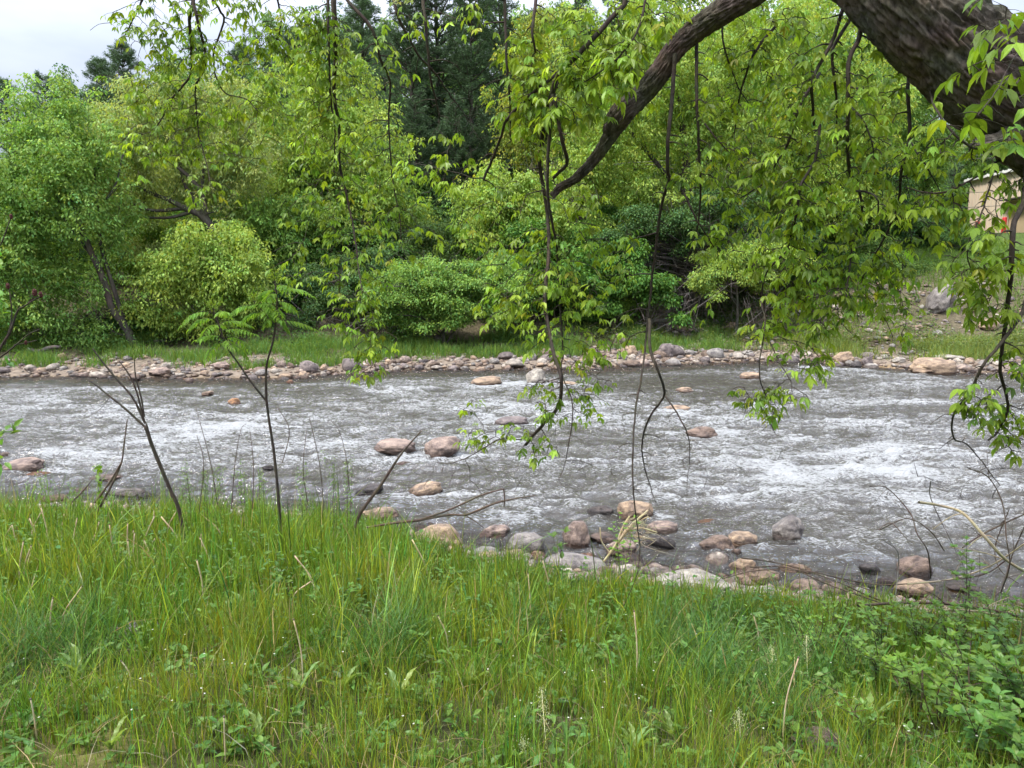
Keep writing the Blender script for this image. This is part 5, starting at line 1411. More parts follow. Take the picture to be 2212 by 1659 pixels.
# leaf areas: cx, cy, rx, ry, number of leaf sprigs, leaf size
LB = [(470, 45, 210, 60, 95, 1), (560, 120, 90, 50, 34, 1), (360, 110, 90, 50, 26, 1), (430, 190, 140, 60, 62, 1), (390, 270, 130, 60, 58, 1), (550, 240, 80, 45, 24, 1), (630, 70, 80, 50, 26, 1), (330, 310, 70, 30, 16, 1), (480, 330, 90, 35, 18, 1), (440, 410, 40, 22, 8, 1),
      (690, 80, 60, 60, 24, 1), (700, 180, 80, 50, 34, 1), (690, 290, 100, 60, 40, 1), (740, 380, 90, 60, 38, 1), (720, 460, 90, 50, 30, 1), (790, 520, 70, 50, 22, 1), (650, 560, 60, 35, 14, 1), (780, 600, 60, 50, 28, 1), (760, 680, 50, 35, 18, 1), (810, 740, 45, 25, 16, 1), (785, 800, 28, 22, 9, 1), (840, 330, 60, 50, 16, 1), (880, 440, 45, 60, 12, 1), (910, 520, 30, 40, 6, 1),
      (975, 360, 38, 34, 10, 1), (880, 30, 60, 30, 12, 1), (1030, 20, 60, 30, 10, 1), (830, 110, 40, 40, 8, 1),
      (1220, 110, 120, 60, 70, 1.15), (1250, 190, 150, 60, 85, 1.2), (1370, 90, 90, 60, 46, 1.1), (1330, 190, 80, 60, 38, 1.15), (1130, 220, 60, 40, 16, 1.15), (1180, 270, 60, 45, 20, 1.1), (1420, 170, 40, 40, 12, 1.1), (1300, 30, 120, 30, 36, 1), (1460, 40, 70, 40, 20, 1),
      (1240, 400, 60, 40, 18, 1), (1260, 430, 45, 25, 12, 1), (1090, 420, 50, 35, 10, 1), (1010, 480, 50, 40, 12, 1), (1110, 510, 80, 45, 26, 1), (1280, 500, 80, 50, 26, 1), (1140, 590, 90, 50, 48, 1), (1110, 655, 65, 40, 40, 1), (1260, 590, 90, 50, 34, 1), (1260, 660, 80, 40, 30, 1), (1170, 720, 50, 35, 18, 1), (1310, 730, 60, 30, 18, 1), (1250, 770, 60, 30, 16, 1), (1360, 540, 40, 50, 10, 1),
      (1170, 845, 50, 24, 14, .9), (1250, 870, 48, 34, 16, .95), (1200, 900, 40, 24, 10, .9), (1050, 940, 45, 24, 16, .9), (1015, 880, 14, 16, 4, .9), (1165, 960, 34, 24, 10, .95), (1110, 925, 24, 14, 6, .9), (1280, 830, 30, 20, 7, .9),
      (1600, 60, 120, 60, 52, 1), (1720, 100, 90, 80, 46, 1), (1640, 180, 110, 60, 48, 1), (1560, 260, 70, 70, 26, 1), (1680, 280, 110, 70, 52, 1), (1560, 380, 80, 60, 26, 1), (1640, 400, 100, 60, 40, 1), (1780, 340, 70, 70, 32, 1), (1880, 150, 70, 70, 26, 1.05), (1890, 260, 60, 60, 22, 1.05), (1930, 380, 80, 60, 34, 1), (1760, 450, 90, 60, 44, 1),
      (1880, 500, 90, 50, 38, 1), (1640, 500, 90, 50, 38, 1), (1560, 520, 60, 50, 18, 1), (1730, 560, 100, 45, 58, 1), (1840, 590, 110, 50, 74, 1), (1920, 640, 50, 35, 24, 1), (1770, 640, 90, 35, 42, 1), (1690, 640, 50, 40, 22, 1), (1660, 720, 40, 28, 15, 1), (1735, 700, 40, 28, 12, 1), (1740, 775, 45, 28, 18, .95), (1790, 700, 40, 30, 12, 1), (1940, 720, 30, 20, 7, 1),
      (1620, 850, 35, 22, 12, .9), (1680, 850, 40, 26, 18, .95), (1655, 880, 22, 14, 7, .9), (1735, 845, 8, 8, 1, 1),
      (2000, 460, 60, 40, 20, 1), (2060, 430, 50, 30, 10, 1), (2115, 462, 40, 18, 8, 1), (2160, 540, 50, 36, 12, 1), (2110, 580, 50, 40, 20, 1.1), (2140, 660, 50, 30, 16, 1), (2110, 600, 40, 30, 10, 1.1), (2060, 330, 50, 40, 12, 1), (2030, 240, 40, 40, 8, 1), (2180, 400, 40, 40, 14, 1),
      (2120, 860, 38, 34, 20, 1), (2150, 920, 34, 22, 12, 1), (2195, 900, 30, 40, 16, 1.1), (2190, 960, 30, 20, 8, 1), (2190, 800, 30, 50, 12, 1),
      (2170, 60, 50, 50, 14, 1.5), (2140, 140, 40, 40, 9, 1.5), (2200, 170, 30, 60, 10, 1.5), (2120, 235, 40, 30, 9, 1.5), (2060, 120, 20, 20, 0, 1)]
pts2, keys = [], list(HB)
for k in keys:
    Y, P, w0, w1, nb = HB[k]
    Q = smooth_path(np.array([(x, y) for x, y in P], float), 8 * len(P))
    Q = Q + np.cumsum(rng.normal(0, .8, Q.shape), 0) * .6
    rad = np.linspace(w0, w1, len(Q)) * .5 / FOC * Y
    for i, q in enumerate(Q): pts2.append((q[0], q[1], Y + .25 * math.sin(i * .07 + Y), rad[i], keys.index(k)))
main = np.array(pts2)
br_t = [MB() for _ in keys]; br_l = [[] for _ in keys]
for bi, k in enumerate(keys):
    s = main[main[:, 4] == bi]
    if HB[k][1][0][1] < 12:                     # rises out of the picture to the limb overhead
        top = s[0]; ext = np.array([[top[0] + rng.uniform(-15, 15), -130, top[2], top[3] * 1.1, bi], [top[0] + rng.uniform(-40, 60), -265, top[2] * .5 + 2.0, top[3] * 1.2, bi]])
        s = np.vstack([ext[::-1], s])
    W = np.array([at(a, b, c) for a, b, c in s[:, :3]])
    tube(br_t[bi], W - T0, s[:, 3], 7)
nodes = [main.copy()]
tgt = []
for cx, cy, rx, ry, n, sz in LB:
    for _ in range(int(n * (1.7 if cx < 870 else 1.05 if cx < 2100 or cy > 300 else .5))):
        a = rng.uniform(0, 6.28); r = math.sqrt(rng.random()) * 1.15
        tgt.append((cx + rx * r * math.cos(a), cy + ry * r * math.sin(a), sz))
tgt = np.array(tgt)
d0 = np.min(np.hypot(tgt[:, 0:1] - main[None, :, 0], tgt[:, 1:2] - main[None, :, 1]), 1)
order = np.argsort(d0)
cap_ = len(main) + 3 * len(tgt) + 4000
ND = np.zeros((cap_, 5)); ND[:len(main)] = main; nn = len(main)
def twig_to(tx, ty, w_end=.0020, drift=.12):
    global nn
    dx, dy = tx - ND[:nn, 0], ty - ND[:nn, 1]
    d = np.hypot(dx, dy) + 1.3 * np.clip(-dy + 6, 0, None) * .6        # prefer to hang from above
    k = int(np.argmin(d)); a = ND[k]; bi = int(a[4])
    Lp = math.hypot(tx - a[0], ty - a[1])
    Yt = a[2] + rng.normal(0, drift) * min(1, Lp / 60)
    Yt = min(max(Yt, 2.2), 5.6)
    lx, ly = np.array([(1610, 0), (1500, 68), (1420, 165), (1337, 260), (1283, 345), (1192, 424)]).T
    if 1190 < tx < 1650 and abs(np.interp(tx, lx[::-1], ly[::-1]) - ty) < 75: Yt = max(Yt, 4.1)
    mx_, my_ = (tx + a[0]) / 2 + rng.normal(0, .06) * Lp, (ty + a[1]) / 2 - .10 * Lp + rng.normal(0, .05) * Lp
    r0 = min(a[3] * .7, .0036 + .00004 * Lp)
    S = smooth_path(np.array([(a[0], a[1], a[2], r0), (mx_, my_, (a[2] + Yt) / 2, (r0 + w_end) / 2), (tx, ty, Yt, w_end)]), 5)
    W = np.array([at(*q[:3]) for q in S])
    tube(br_t[bi], W - T0, S[:, 3], 4, cap=False)
    for q in (S[2], S[4]):
        ND[nn] = (q[0], q[1], q[2], q[3] * 1.2, bi); nn += 1
    return W, bi
for i in order:
    W, bi = twig_to(tgt[i, 0], tgt[i, 1])
    for q in range(rng.integers(1, 3)):
        br_l[bi].append((W[-1 - (q % 2)], unit(W[-1] - W[-3]), tgt[i, 2]))
# bare twigs
for bi, k in enumerate(keys):
    s = main[main[:, 4] == bi]
    for _ in range(int(HB[k][4] * 2.6)):
        a = s[rng.integers(len(s) // 4, len(s))]; ang = rng.normal(PI / 2, .75); Lp = rng.uniform(25, 95)
        twig_to(a[0] + Lp * math.cos(ang), a[1] + Lp * math.sin(ang), .0016)
        if rng.random() < .7: twig_to(a[0] + Lp * math.cos(ang) + rng.normal(0, 22), a[1] + Lp * math.sin(ang) + rng.uniform(5, 40), .0006)
for bi, k in enumerate(keys):
    s = main[main[:, 4] == bi]
    for _ in range(3):
        a = s[rng.integers(len(s) // 5, len(s))]; ang = rng.normal(PI / 2, .35); Lp = rng.uniform(80, 170)
        W, b_ = twig_to(a[0] + Lp * math.cos(ang), a[1] + Lp * math.sin(ang), .0015)
        for q in range(4 if k[0] != 'P' and a[1] + Lp < 830 else 0): br_l[b_].append((W[2 + q % 3], unit(W[-1] - W[-3]), 1.0))
def compound(items, tb):
    """ash-like leaves: a petiole with 3 to 5 drooping leaflets"""
    P, D, Nn, Ls, Ws, Cc = [], [], [], [], [], []
    for base, dr, sz in items:
        a = rng.uniform(0, 6.28); out = unit(np.array([math.cos(a), math.sin(a), rng.uniform(-.5, .3)]) + dr * .6)
        lp = rng.uniform(.03, .07) * sz
        e = base + out * lp + np.array([0, 0, -.012])
        tube(tb, np.array([base, (base + e) / 2 + (0, 0, .004), e]) - T0, [.0011, .0009, .0007], 3, cap=False)
        h = unit(out + np.array([0, 0, -.9])); side = unit(np.cross(h, (0, 0, 1.)) + 1e-3)
        nl = 3 if rng.random() < .55 else 5
        col = vary((.23, .345, .035), 1, .07, .26)[0]
        if rng.random() < .02: col = np.array([.38, .40, .04]) * rng.uniform(.7, 1.1)
        if rng.random() < .3: col = col * np.array([.62, .72, .9])
        Lm = rng.uniform(.035, .058) * sz
        for q in range(nl):
            if q == 0: p, d = e, h + rng.normal(0, .15, 3)
            else:
                s_ = 1 if q % 2 else -1; back_ = .012 + .022 * ((q - 1) // 2)
                p, d = e - out * back_, h * .8 + side * s_ * .75 + rng.normal(0, .18, 3) + np.array([0, 0, -.25])
            d = unit(d)
            P.append(p); D.append(d); Nn.append(out * .7 + np.array([0, 0, .8]) + rng.normal(0, .3, 3))
            l = Lm * (1 if q == 0 else rng.uniform(.7, .95)); Ls.append(l); Ws.append(l * rng.uniform(.34, .48)); Cc.append(col * rng.uniform(.88, 1.12))
    return map(np.array, (P, D, Nn, Ls, Ws, Cc))
for bi, k in enumerate(keys):
    lb = MB()
    if br_l[bi]:
        P, D, Nn, Ls, Ws, Cc = compound(br_l[bi], br_t[bi])
        scatter(lb, LEAF_V * np.array([1.35, 1, 1]), LEAF_F, P - T0, D, Nn, Ls, Ws, Cc)
    o = br_t[bi].build('hanging_branch', M_TWIG, TREE, smooth=True)
    if lb.n: lb.build('leaves', M_LEAF, o)

# the part of its crown above the picture, which shades the bank
lb = MB(); n = 26000
u = rdir(n) * (rng.random(n) ** .4)[:, None] * np.array([4.2, 3.2, 1.5]) + np.array([2.6, 2.4, 7.2]); u = u[(fbm2(u[:, 0] * 1.3, u[:, 1] * 1.3 + u[:, 2], 3, 3) > .46)]
m = len(u); scatter(lb, LEAF_V, LEAF_F, u - T0, rng.normal(0, .6, (m, 3)) - (0, 0, .8), rng.normal(0, .4, (m, 3)) + (0, 0, 1), .08, .06, vary((.21, .32, .03), m, .07, .22))
lb.build('crown', M_LEAF, TREE)

# ------------------------------------------------------------------ saplings, shrubs and stalks on the near bank
def stem_px(mb, pts, Y, base, n=None, sides=6, knots=0):
    P = np.array([np.append(at(x, y, Y + (q[0] if q else 0)), w / FOC * Y / 2) for x, y, w, *q in pts])
    Q = smooth_path(P, n or 6 * len(P))
    R = Q[:, 3] * (1 + knots * rng.random(len(Q)))
    tube(mb, Q[:, :3] - base, R * (.82 if Y < 5.4 and Y > 5.2 else 1), sides)
    return Q
def pinnate(tb, lb, base, dr, length, pairs, ll, col, org, droop=.5, lw=.28):
    dr = unit(np.array(dr, float)); P = [base]
    n = pairs + 3
    d = dr.copy()
    for i in range(n):
        d = unit(d + np.array([0, 0, -droop / n])); P.append(P[-1] + d * length / n)
    P = np.array(P); tube(tb, P - org, np.linspace(.0022, .0008, len(P)), 4, cap=False)
    T = unit(np.gradient(P, axis=0)); side = unit(np.cross(T, (0, 0, 1.)))
    pos, D, Nn, Ls = [], [], [], []
    for i in range(2, len(P)):
        for s in (1, -1):
            f = math.sin(PI * min(1, (i - .5) / (len(P))) * .9 + .25)
            pos.append(P[i]); D.append(side[i] * s + T[i] * .45 + np.array([0, 0, -.62]) + rng.normal(0, .1, 3)); Nn.append(np.array([0, 0, 1]) + side[i] * s * .5); Ls.append(ll * f * rng.uniform(.9, 1.1))
    pos.append(P[-1]); D.append(T[-1]); Nn.append(np.array([0, 0, 1.])); Ls.append(ll * .8)
    pos, D, Nn, Ls = map(np.array, (pos, D, Nn, Ls))
    scatter(lb, LEAF_V, LEAF_F, pos - org, D, Nn, Ls, Ls * lw * 1.5, vary(col, len(pos), .06, .14))
M_SUMAC = foliage_mat('sumac_leaf', .45, .55, .15)
def gpt(px, py, Y):
    p = at(px, py, Y); return np.array([p[0], Y, Hs(p[0], Y) - .02])
# leafy sumac
Y = 5.3; bs = gpt(606, 1150, Y); t = thing('sumac_sapling', 'leafy sumac sapling with two feathery-leaved tops, its stem forking over the river', 'sapling', bs)
b, l = MB(), MB()
s1 = stem_px(b, [(606, 1180, 8), (603, 1095, 7.5), (592, 980, 7), (580, 900, 6.5), (575, 850, 6), (576, 790, 5.5), (590, 735, 5), (597, 680, 4.5), (598, 640, 4), (594, 612, 3)], Y, bs, knots=.25)
s2 = stem_px(b, [(575, 866, 5), (540, 822, 4.5), (515, 785, 4.5), (498, 762, 4), (485, 735, 4), (472, 700, 3.5), (462, 672, 2.5)], Y, bs, knots=.25)
s3 = stem_px(b, [(593, 700, 3), (570, 675, 2.5), (550, 655, 2)], Y, bs)
for Q, m, k0 in ((s1, 12, .76), (s2, 13, .62), (s3, 6, .4)):
    for i in range(m):
        q = Q[int(len(Q) * (k0 + (1 - k0) * i / m) - 1)]
        a = i * 2.4 + rng.uniform(0, .5); up = .75 - .5 * (1 - i / m)
        a_ = np.array([math.cos(a), math.sin(a) * .8, up])
        pinnate(b, l, q[:3], a_, rng.uniform(.15, .30), 8, .072, (.15, .28, .04), bs, droop=rng.uniform(.8, 2.2))
    q = Q[-1]
    for i in range(5):
        a = i * 1.25; pinnate(b, l, q[:3], (math.cos(a) * .5, math.sin(a) * .5, 1), rng.uniform(.09, .14), 6, .04, (.17, .27, .04), bs, droop=.3, lw=.2)
b.build('stem', M_TWIG, t, smooth=True); l.build('leaves', M_SUMAC, t)
# bare sapling
Y = 5.3; bs = gpt(392, 1150, Y); t = thing('bare_sapling', 'leafless brown sapling branching into four thin bare shoots', 'sapling', bs); b = MB()
stem_px(b, [(398, 1175, 10), (387, 1103, 9), (363, 1046, 8), (333, 976, 7.5), (313, 920, 7)], Y, bs, knots=.2)
stem_px(b, [(372, 1075, 5, .03), (352, 1015, 5, .05), (330, 960, 4.5, .05), (316, 915, 4, .03)], Y, bs)
for pts in ([(313, 922, 6), (267, 880, 5), (233, 853, 4.5), (205, 830, 4), (193, 823, 3)], [(314, 915, 6), (287, 860, 5), (253, 820, 4.5), (220, 780, 4), (200, 753, 2.5)], [(310, 905, 5), (297, 853, 4), (281, 813, 3.5), (257, 779, 2.5)], [(312, 900, 4), (305, 860, 3.5), (293, 813, 3), (290, 773, 2)]):
    stem_px(b, pts, Y, bs, knots=.25)
stem_px(b, [(238, 857, 1.6), (215, 885, 1.3), (180, 905, 1.1), (150, 912, 1)], Y, bs, 10, 4)
b.build('stem', M_TWIG, t, smooth=True)
# red-fruited sumac at the left edge
Y = 4.6; bs = gpt(-60, 1130, Y); t = thing('sumac_sapling', 'thin sumac twigs with dark red seed heads at the far left edge', 'sapling', bs); b = MB()
stem_px(b, [(-60, 1150, 8), (-45, 950, 7), (-10, 780, 6), (20, 720, 5), (38, 672, 4), (52, 662, 3), (78, 645, 2.5), (90, 641, 2)], Y, bs, knots=.2)
for pts in ([(-8, 778, 4), (20, 757, 3.5), (43, 738, 3), (62, 722, 2.5), (84, 712, 2)], [(10, 745, 3), (25, 690, 2.5), (22, 640, 2), (18, 622, 2)], [(30, 745, 2.5), (50, 742, 2), (80, 735, 1.6)], [(60, 655, 2), (70, 645, 2), (74, 635, 2)], [(-30, 560, 3), (0, 530, 2.5), (20, 480, 2), (24, 468, 2)], [(-45, 900, 4), (-50, 700, 3.5), (-30, 560, 3)]):
    stem_px(b, pts, Y, bs, knots=.2)
b.build('stem', M_TWIG, t, smooth=True)
M_SEED = plain_mat('sumac_seed', (.07, .012, .010), .8, bump=.5, scale=300)
for px, py, s in ((75, 632, 15), (88, 636, 12), (17, 618, 12), (56, 740, 9), (24, 468, 10)):
    b = MB(); c = at(px, py, Y); r = s / FOC * Y * .5
    n = 90; u = rdir(n) * np.array([.6, .6, 1.2]); V = (SV[None] * r * .22 + (u * r * .8)[:, None] + (c - bs)[None, None]).reshape(-1, 3)
    b.add(V, (SF[None] + (np.arange(n) * len(SV))[:, None, None]).reshape(-1, 3)); b.build('seed_head', M_SEED, t)
l = MB()
for px, py in ((0, 640), (6, 680), (5, 560), (20, 770), (-5, 1000), (10, 935), (15, 930)):
    c = at(px, py, Y)
    scatter(l, LEAF_V, LEAF_F, np.tile(c - bs, (5, 1)) + rng.normal(0, .02, (5, 3)), rng.normal(0, 1, (5, 3)) + (0, 0, -.2), rng.normal(0, .4, (5, 3)) + (0, 0, 1), .08, .05, vary((.12, .26, .03), 5))
l.build('leaves', M_LEAF, t)
# sticks
def stick(pts, Y, name, label, catg='stick', mat=M_STICK, extra=(), group=None, knots=.2, ground_end=True):
    a = at(pts[0][0], pts[0][1], Y + (pts[0][3] if len(pts[0]) > 3 else 0)); t = thing(name, label, catg, a, group); b = MB()
    stem_px(b, pts, Y, a, knots=knots)
    for e in extra: stem_px(b, e, Y, a, knots=knots)
    b.build('stem', mat, t, smooth=True); return t
stick([(768, 1140, 7), (780, 1106, 7), (824, 1046, 6), (860, 990, 4.5), (884, 960, 3.5), (911, 930, 2)], 5.6, 'dead_stick', 'leaning dead stick poking out of the grass over the water')
stick([(790, 1140, 5), (850, 1130, 6), (907, 1123, 6), (971, 1112, 5), (1009, 1111, 5), (1077, 1085, 4), (1156, 1070, 2)], 6.0, 'dead_branch', 'forked dead branch lying low above the near water', extra=([(900, 1125, 5), (960, 1105, 4), (1000, 1088, 4), (1039, 1070, 3.5), (1088, 1056, 3)], [(1088, 1057, 3), (1090, 1075, 3), (1089, 1094, 2)], [(1005, 1113, 3), (1025, 1125, 2), (1045, 1140, 1.5)]))
stick([(208, 1110, 5), (240, 1050, 5), (262, 1000, 3.5), (268, 960, 3), (275, 905, 2)], 5.5, 'dead_stick', 'thin upright dead twig between the bare sapling and the left boulders')
stick([(205, 1085, 5), (235, 1045, 4.5), (262, 1000, 4)], 5.4, 'dead_stick', 'short slanting dead stick beside the thin upright twig')
stick([(155, 1085, 3), (180, 1060, 3), (200, 1035, 2)], 5.5, 'dead_stick', 'low slanting twig in front of the flat pink shallow-water stone')
for i, pts in enumerate(([(700, 1100), (690, 1000), (668, 900)], [(755, 1060), (748, 990), (732, 930), (705, 900)], [(430, 1110), (440, 1000), (425, 940)], [(500, 1100), (508, 1000), (520, 930), (532, 915)], [(545, 1100), (548, 1010), (540, 930)], [(665, 1090), (655, 1010), (662, 930)], [(610, 1000), (625, 930), (600, 880)], [(470, 1090), (455, 1000), (430, 905), (423, 880)])):
    stick([(x, y, 2.2 - j * .5) for j, (x, y) in enumerate(pts)], 5.5, 'dry_stalk', ('brown weed stalk above the grass, ' + ('right of the leafy sapling stem', 'farthest right toward the leaning stick', 'just right of the bare sapling foot', 'midway between the two saplings', 'close left of the leafy sapling stem', 'second to the right of the leafy sapling stem', 'crossing the leafy sapling stem', 'left of the leafy sapling')[i]), 'stalk', group='thin brown weed stalks')
# tall weeds with fine leaves along the rim
for i, (px, py, hh) in enumerate(((405, 1085, 90), (440, 1080, 60), (475, 1080, 75), (520, 1090, 95), (560, 1085, 70), (655, 1070, 60), (718, 1080, 110), (215, 1085, 90), (60, 1090, 50), (95, 1090, 75), (750, 1090, 120), (160, 1090, 50))):
    Y = 5.5; bs = gpt(px, py, Y); t = thing('weed', f"feathery light green weed on the bank rim, {('below the bare sapling', 'just right of the bare sapling', 'between the saplings', 'left of the leafy sapling stem', 'touching the leafy sapling stem', 'right of the leafy sapling stem', 'tall, near the leaning stick', 'bright round-leaved, by the short slanting stick', 'low, under the dark-sided boulder', 'below the low orange stone', 'tallest, touching the leaning stick', 'by the low slanting twig')[i]}", 'weed', bs, 'weeds on the bank rim')
    b, l = MB(), MB(); n_ = 1 if i == 7 else 4
    for q in range(n_):
        top = at(px + rng.uniform(-20, 20) * (q > 0), py - hh * rng.uniform(.6, 1), Y)
        S = smooth_path([bs, (bs + top) / 2 + rng.normal(0, .01, 3), top], 14); tube(b, S - bs, np.linspace(.002, .0008, 14), 4, cap=False)
        for s in S[4:]:
            m = 6; s_ = (.05, .04) if i == 7 else (.028, .008)
            scatter(l, LEAF_V, LEAF_F, np.tile(s - bs, (m, 1)) + rng.normal(0, .012, (m, 3)), rng.normal(0, 1, (m, 3)) + (0, 0, .3), rng.normal(0, .4, (m, 3)) + (0, 0, 1), s_[0] * rng.uniform(.6, 1.3, m), s_[1], vary((.15, .27, .04), m, .1, .15))
    b.build('stem', M_GRASS if False else M_STICK, t); l.build('leaves', M_LEAF, t)
# dandelion stalks gone to seed
M_STALK = bark_mat('dry_dandelion_stalk', (.46, .34, .20), (.70, .56, .36), 60, .2)
def dstalk(px, py, tx, ty, label, w=3.8):
    p = hit(px, py, False); Y = p[1]; bs = p - (0, 0, .02); t = thing('dandelion_stalk', label, 'dandelion', bs, 'spent dandelion stalks')
    b = MB(); e = at(tx, ty, Y); mid = (bs + e) / 2 + np.array([(bs[0] - e[0]) * .3, 0, .02]) + rng.normal(0, .004, 3); S = smooth_path([bs, mid, e], 9)
    tube(b, S - bs, np.linspace(w, w * .8, 9) / FOC * Y / 2, 6); b.build('stem', M_STALK, t, smooth=True)
    b = MB(); V = SV * .0048 + (e - bs); b.add(V, SF); b.build('head', M_STICK, t, smooth=True)
for lab, (a, b_, c, d) in (('leaning pale dandelion stalk over the blue-green tuft', (130, 1400, 178, 1266)), ('arched dandelion stalk at the left edge of the blue-green tuft', (60, 1340, 18, 1302)), ('straight pink dandelion stalk beside the large jagged leaf', (655, 1500, 634, 1338)),
        ('short thick dandelion stalk in the lower left grass', (285, 1500, 262, 1428)), ('bent dandelion stalk in the nearest middle grass', (617, 1560, 574, 1525)), ('brown broken stalk standing in the nearest left grass', (487, 1650, 484, 1548)),
        ('tall pale dead stem right of centre', (1375, 1500, 1370, 1320)), ('thin pale stem left of the tall pale dead one', (1147, 1370, 1141, 1238)), ('curved pale stem in the centre grass', (970, 1430, 946, 1330)), ('slender stem standing by the small white-edged leaf', (1190, 1340, 1172, 1210)),
        ('pale bent stem in the right-hand middle grass', (685, 1310, 636, 1200)), ('slanting dead stem crossing the left middle grass', (630, 1320, 672, 1256)), ('dandelion stalk near the yellow flower', (440, 1320, 425, 1210)), ('dandelion stalk right of the left stalk cluster', (400, 1220, 348, 1116)),
        ('reddish thin stalk at the lower left corner', (80, 1600, 66, 1510)), ('greenish upright stalk in the blue-green tuft', (112, 1400, 114, 1292)), ('knobbly grey stalk in the lower right grass', (1690, 1610, 1725, 1420)), ('pale stem in front of the biggest pale boulder', (930, 1290, 890, 1165)), ('thin stalk beside the seed plume in the right grass', (1640, 1420, 1628, 1330))):
    dstalk(a, b_, c, d, lab)
for i in range(28):
    tx = rng.uniform(0, 350) if i < 24 else rng.uniform(380, 560); ty = rng.uniform(1095, 1185); ln = rng.uniform(65, 120); px = tx + rng.uniform(-25, 30); py = ty + ln
    dstalk(px, py, tx, ty, f"spent dandelion stalk {'left of' if tx < 130 else 'below' if tx < 260 else 'beside'} the bare sapling, {'leaning left' if tx < px - 8 else 'leaning right' if tx > px + 8 else 'upright'}, {'tip high' if ty < 1135 else 'tip midway' if ty < 1170 else 'tip low'}", 3.2)
# dandelion leaves and docks
DANDY_V = np.array([(0, 0, 0)] + [v for i in range(1, 9) for v in ((-(.10 + .32 * math.sin(PI * i / 9 * .85)) * (1 if i % 2 else .55), i / 9, .05), (0, i / 9 - .02, 0), ((.10 + .32 * math.sin(PI * i / 9 * .85)) * (1 if i % 2 else .55), i / 9, .05))] + [(0, 1, -.05)])
f_ = [(0, 2, 1), (0, 3, 2)]
for i in range(7):
    a = 1 + 3 * i; f_ += [(a, a + 1, a + 4), (a, a + 4, a + 3), (a + 1, a + 2, a + 5), (a + 1, a + 5, a + 4)]
f_ += [(22, 23, 25), (23, 24, 25)]
DANDY_F = np.array(f_); DANDY_V[:, 2] -= .25 * DANDY_V[:, 1] ** 2
for px, py, n_, L_, lab in ((650, 1510, 5, .10, 'pale jagged leaf rosette in the left middle grass'), (740, 1510, 6, .10, 'row of upright pale jagged leaves right of the pink stalk'), (860, 1540, 6, .11, 'large pale jagged leaves in the centre grass'), (1015, 1500, 5, .09, 'jagged leaf rosette by the brown bare patch'),
        (1198, 1345, 3, .09, 'single white-edged dock leaf in the centre'), (530, 1350, 7, .11, 'light jagged leaves above the yellow flower'), (490, 1345, 5, .09, 'blue-green jagged leaves left of the light ones'), (175, 1480, 5, .10, 'jagged leaves below the blue-green tuft'), (1470, 1410, 5, .10, 'broad leaves beside the dark tuft'), (240, 1640, 5, .08, 'small bright leaves in the mossy corner'),
        (560, 1620, 5, .07, 'small leaves in the nearest left grass'), (1370, 1640, 6, .09, 'broad leaves at the bottom edge right of centre'), (1450, 1610, 5, .09, 'jagged leaves beside the buried near stone'), (330, 1235, 4, .09, 'jagged leaves among the spent stalks'), (1050, 1350, 4, .09, 'jagged leaves right of the long dark grass'), (1880, 1580, 5, .10, 'broad leaf clump below the shrub')):
    bs = hit(px, py, False); t = thing('dandelion', lab, 'dandelion', bs); l = MB(); a = rng.uniform(0, 6.28, n_)
    D = np.stack([np.cos(a) * .55, np.sin(a) * .55, rng.uniform(.8, 1.5, n_)], 1)
    scatter(l, DANDY_V, DANDY_F, np.tile((0, 0, .03), (n_, 1)), D, -D * np.array([1, 1, 0]) + (0, 0, .25) + np.array([0, .3, 0]), L_ * rng.uniform(.8, 1.3, n_) * 1.25, L_ * .42, vary((.20, .30, .09), n_, .06, .12))
    l.build('leaves', M_LEAF, t)
# yellow flower
bs = hit(497, 1400, False); t = thing('dandelion_flower', 'single small yellow flower in the grass', 'flower', bs); e = at(495, 1367, bs[1]); b = MB(); tube(b, np.array([(0, 0, 0), e - bs]), .0012, 5); b.build('stem', M_GRASS, t)
b = MB(); n = 60; a = rng.uniform(0, 6.28, n); D = np.stack([np.cos(a), np.sin(a), rng.uniform(.1, 1.5, n)], 1); scatter(b, DIA_V, DIA_F, np.tile(e - bs, (n, 1)), D, rng.normal(0, .2, (n, 3)) + (0, 0, 1), .016, .004, np.tile((.80, .62, .01), (n, 1))); b.build('petals', M_LEAF, t)
# seed plumes
for px, py, tx, ty, lab in ((1180, 1620, 1170, 1490, 'pale feathery grass plume low in the centre'), (1745, 1480, 1742, 1375, 'pale feathery grass plume in the right-hand grass, tallest of three'), (1668, 1480, 1668, 1400, 'pale grass plume left of the tallest one'), (1600, 1600, 1596, 1540, 'small pale grass plume near the buried stone'), (1135, 1690, 1130, 1600, 'pale grass plume cut by the bottom edge')):
    bs = hit(px, min(py, 1650), False); e = at(tx, ty, bs[1]); t = thing('grass_plume', lab, 'grass plume', bs); b = MB(); S = smooth_path([bs, (bs + e) / 2, e], 16); tube(b, S - bs, .0011, 4); b.build('stem', M_GRASS, t)
    l = MB()
    for i, s in enumerate(S[7:]):
        m = 26; sp_ = .014 * (1 - i / 10) + .004
        scatter(l, DIA_V, DIA_F, (s - bs) + rng.normal(0, sp_, (m, 3)), rng.normal(0, .6, (m, 3)) + (0, 0, .5), rdir(m), .008, .0035, vary((.42, .46, .28), m, .05, .15))
    tube(l, S[6:] - bs, .0012, 4)
    l.build('spikelets', M_LEAF, t)

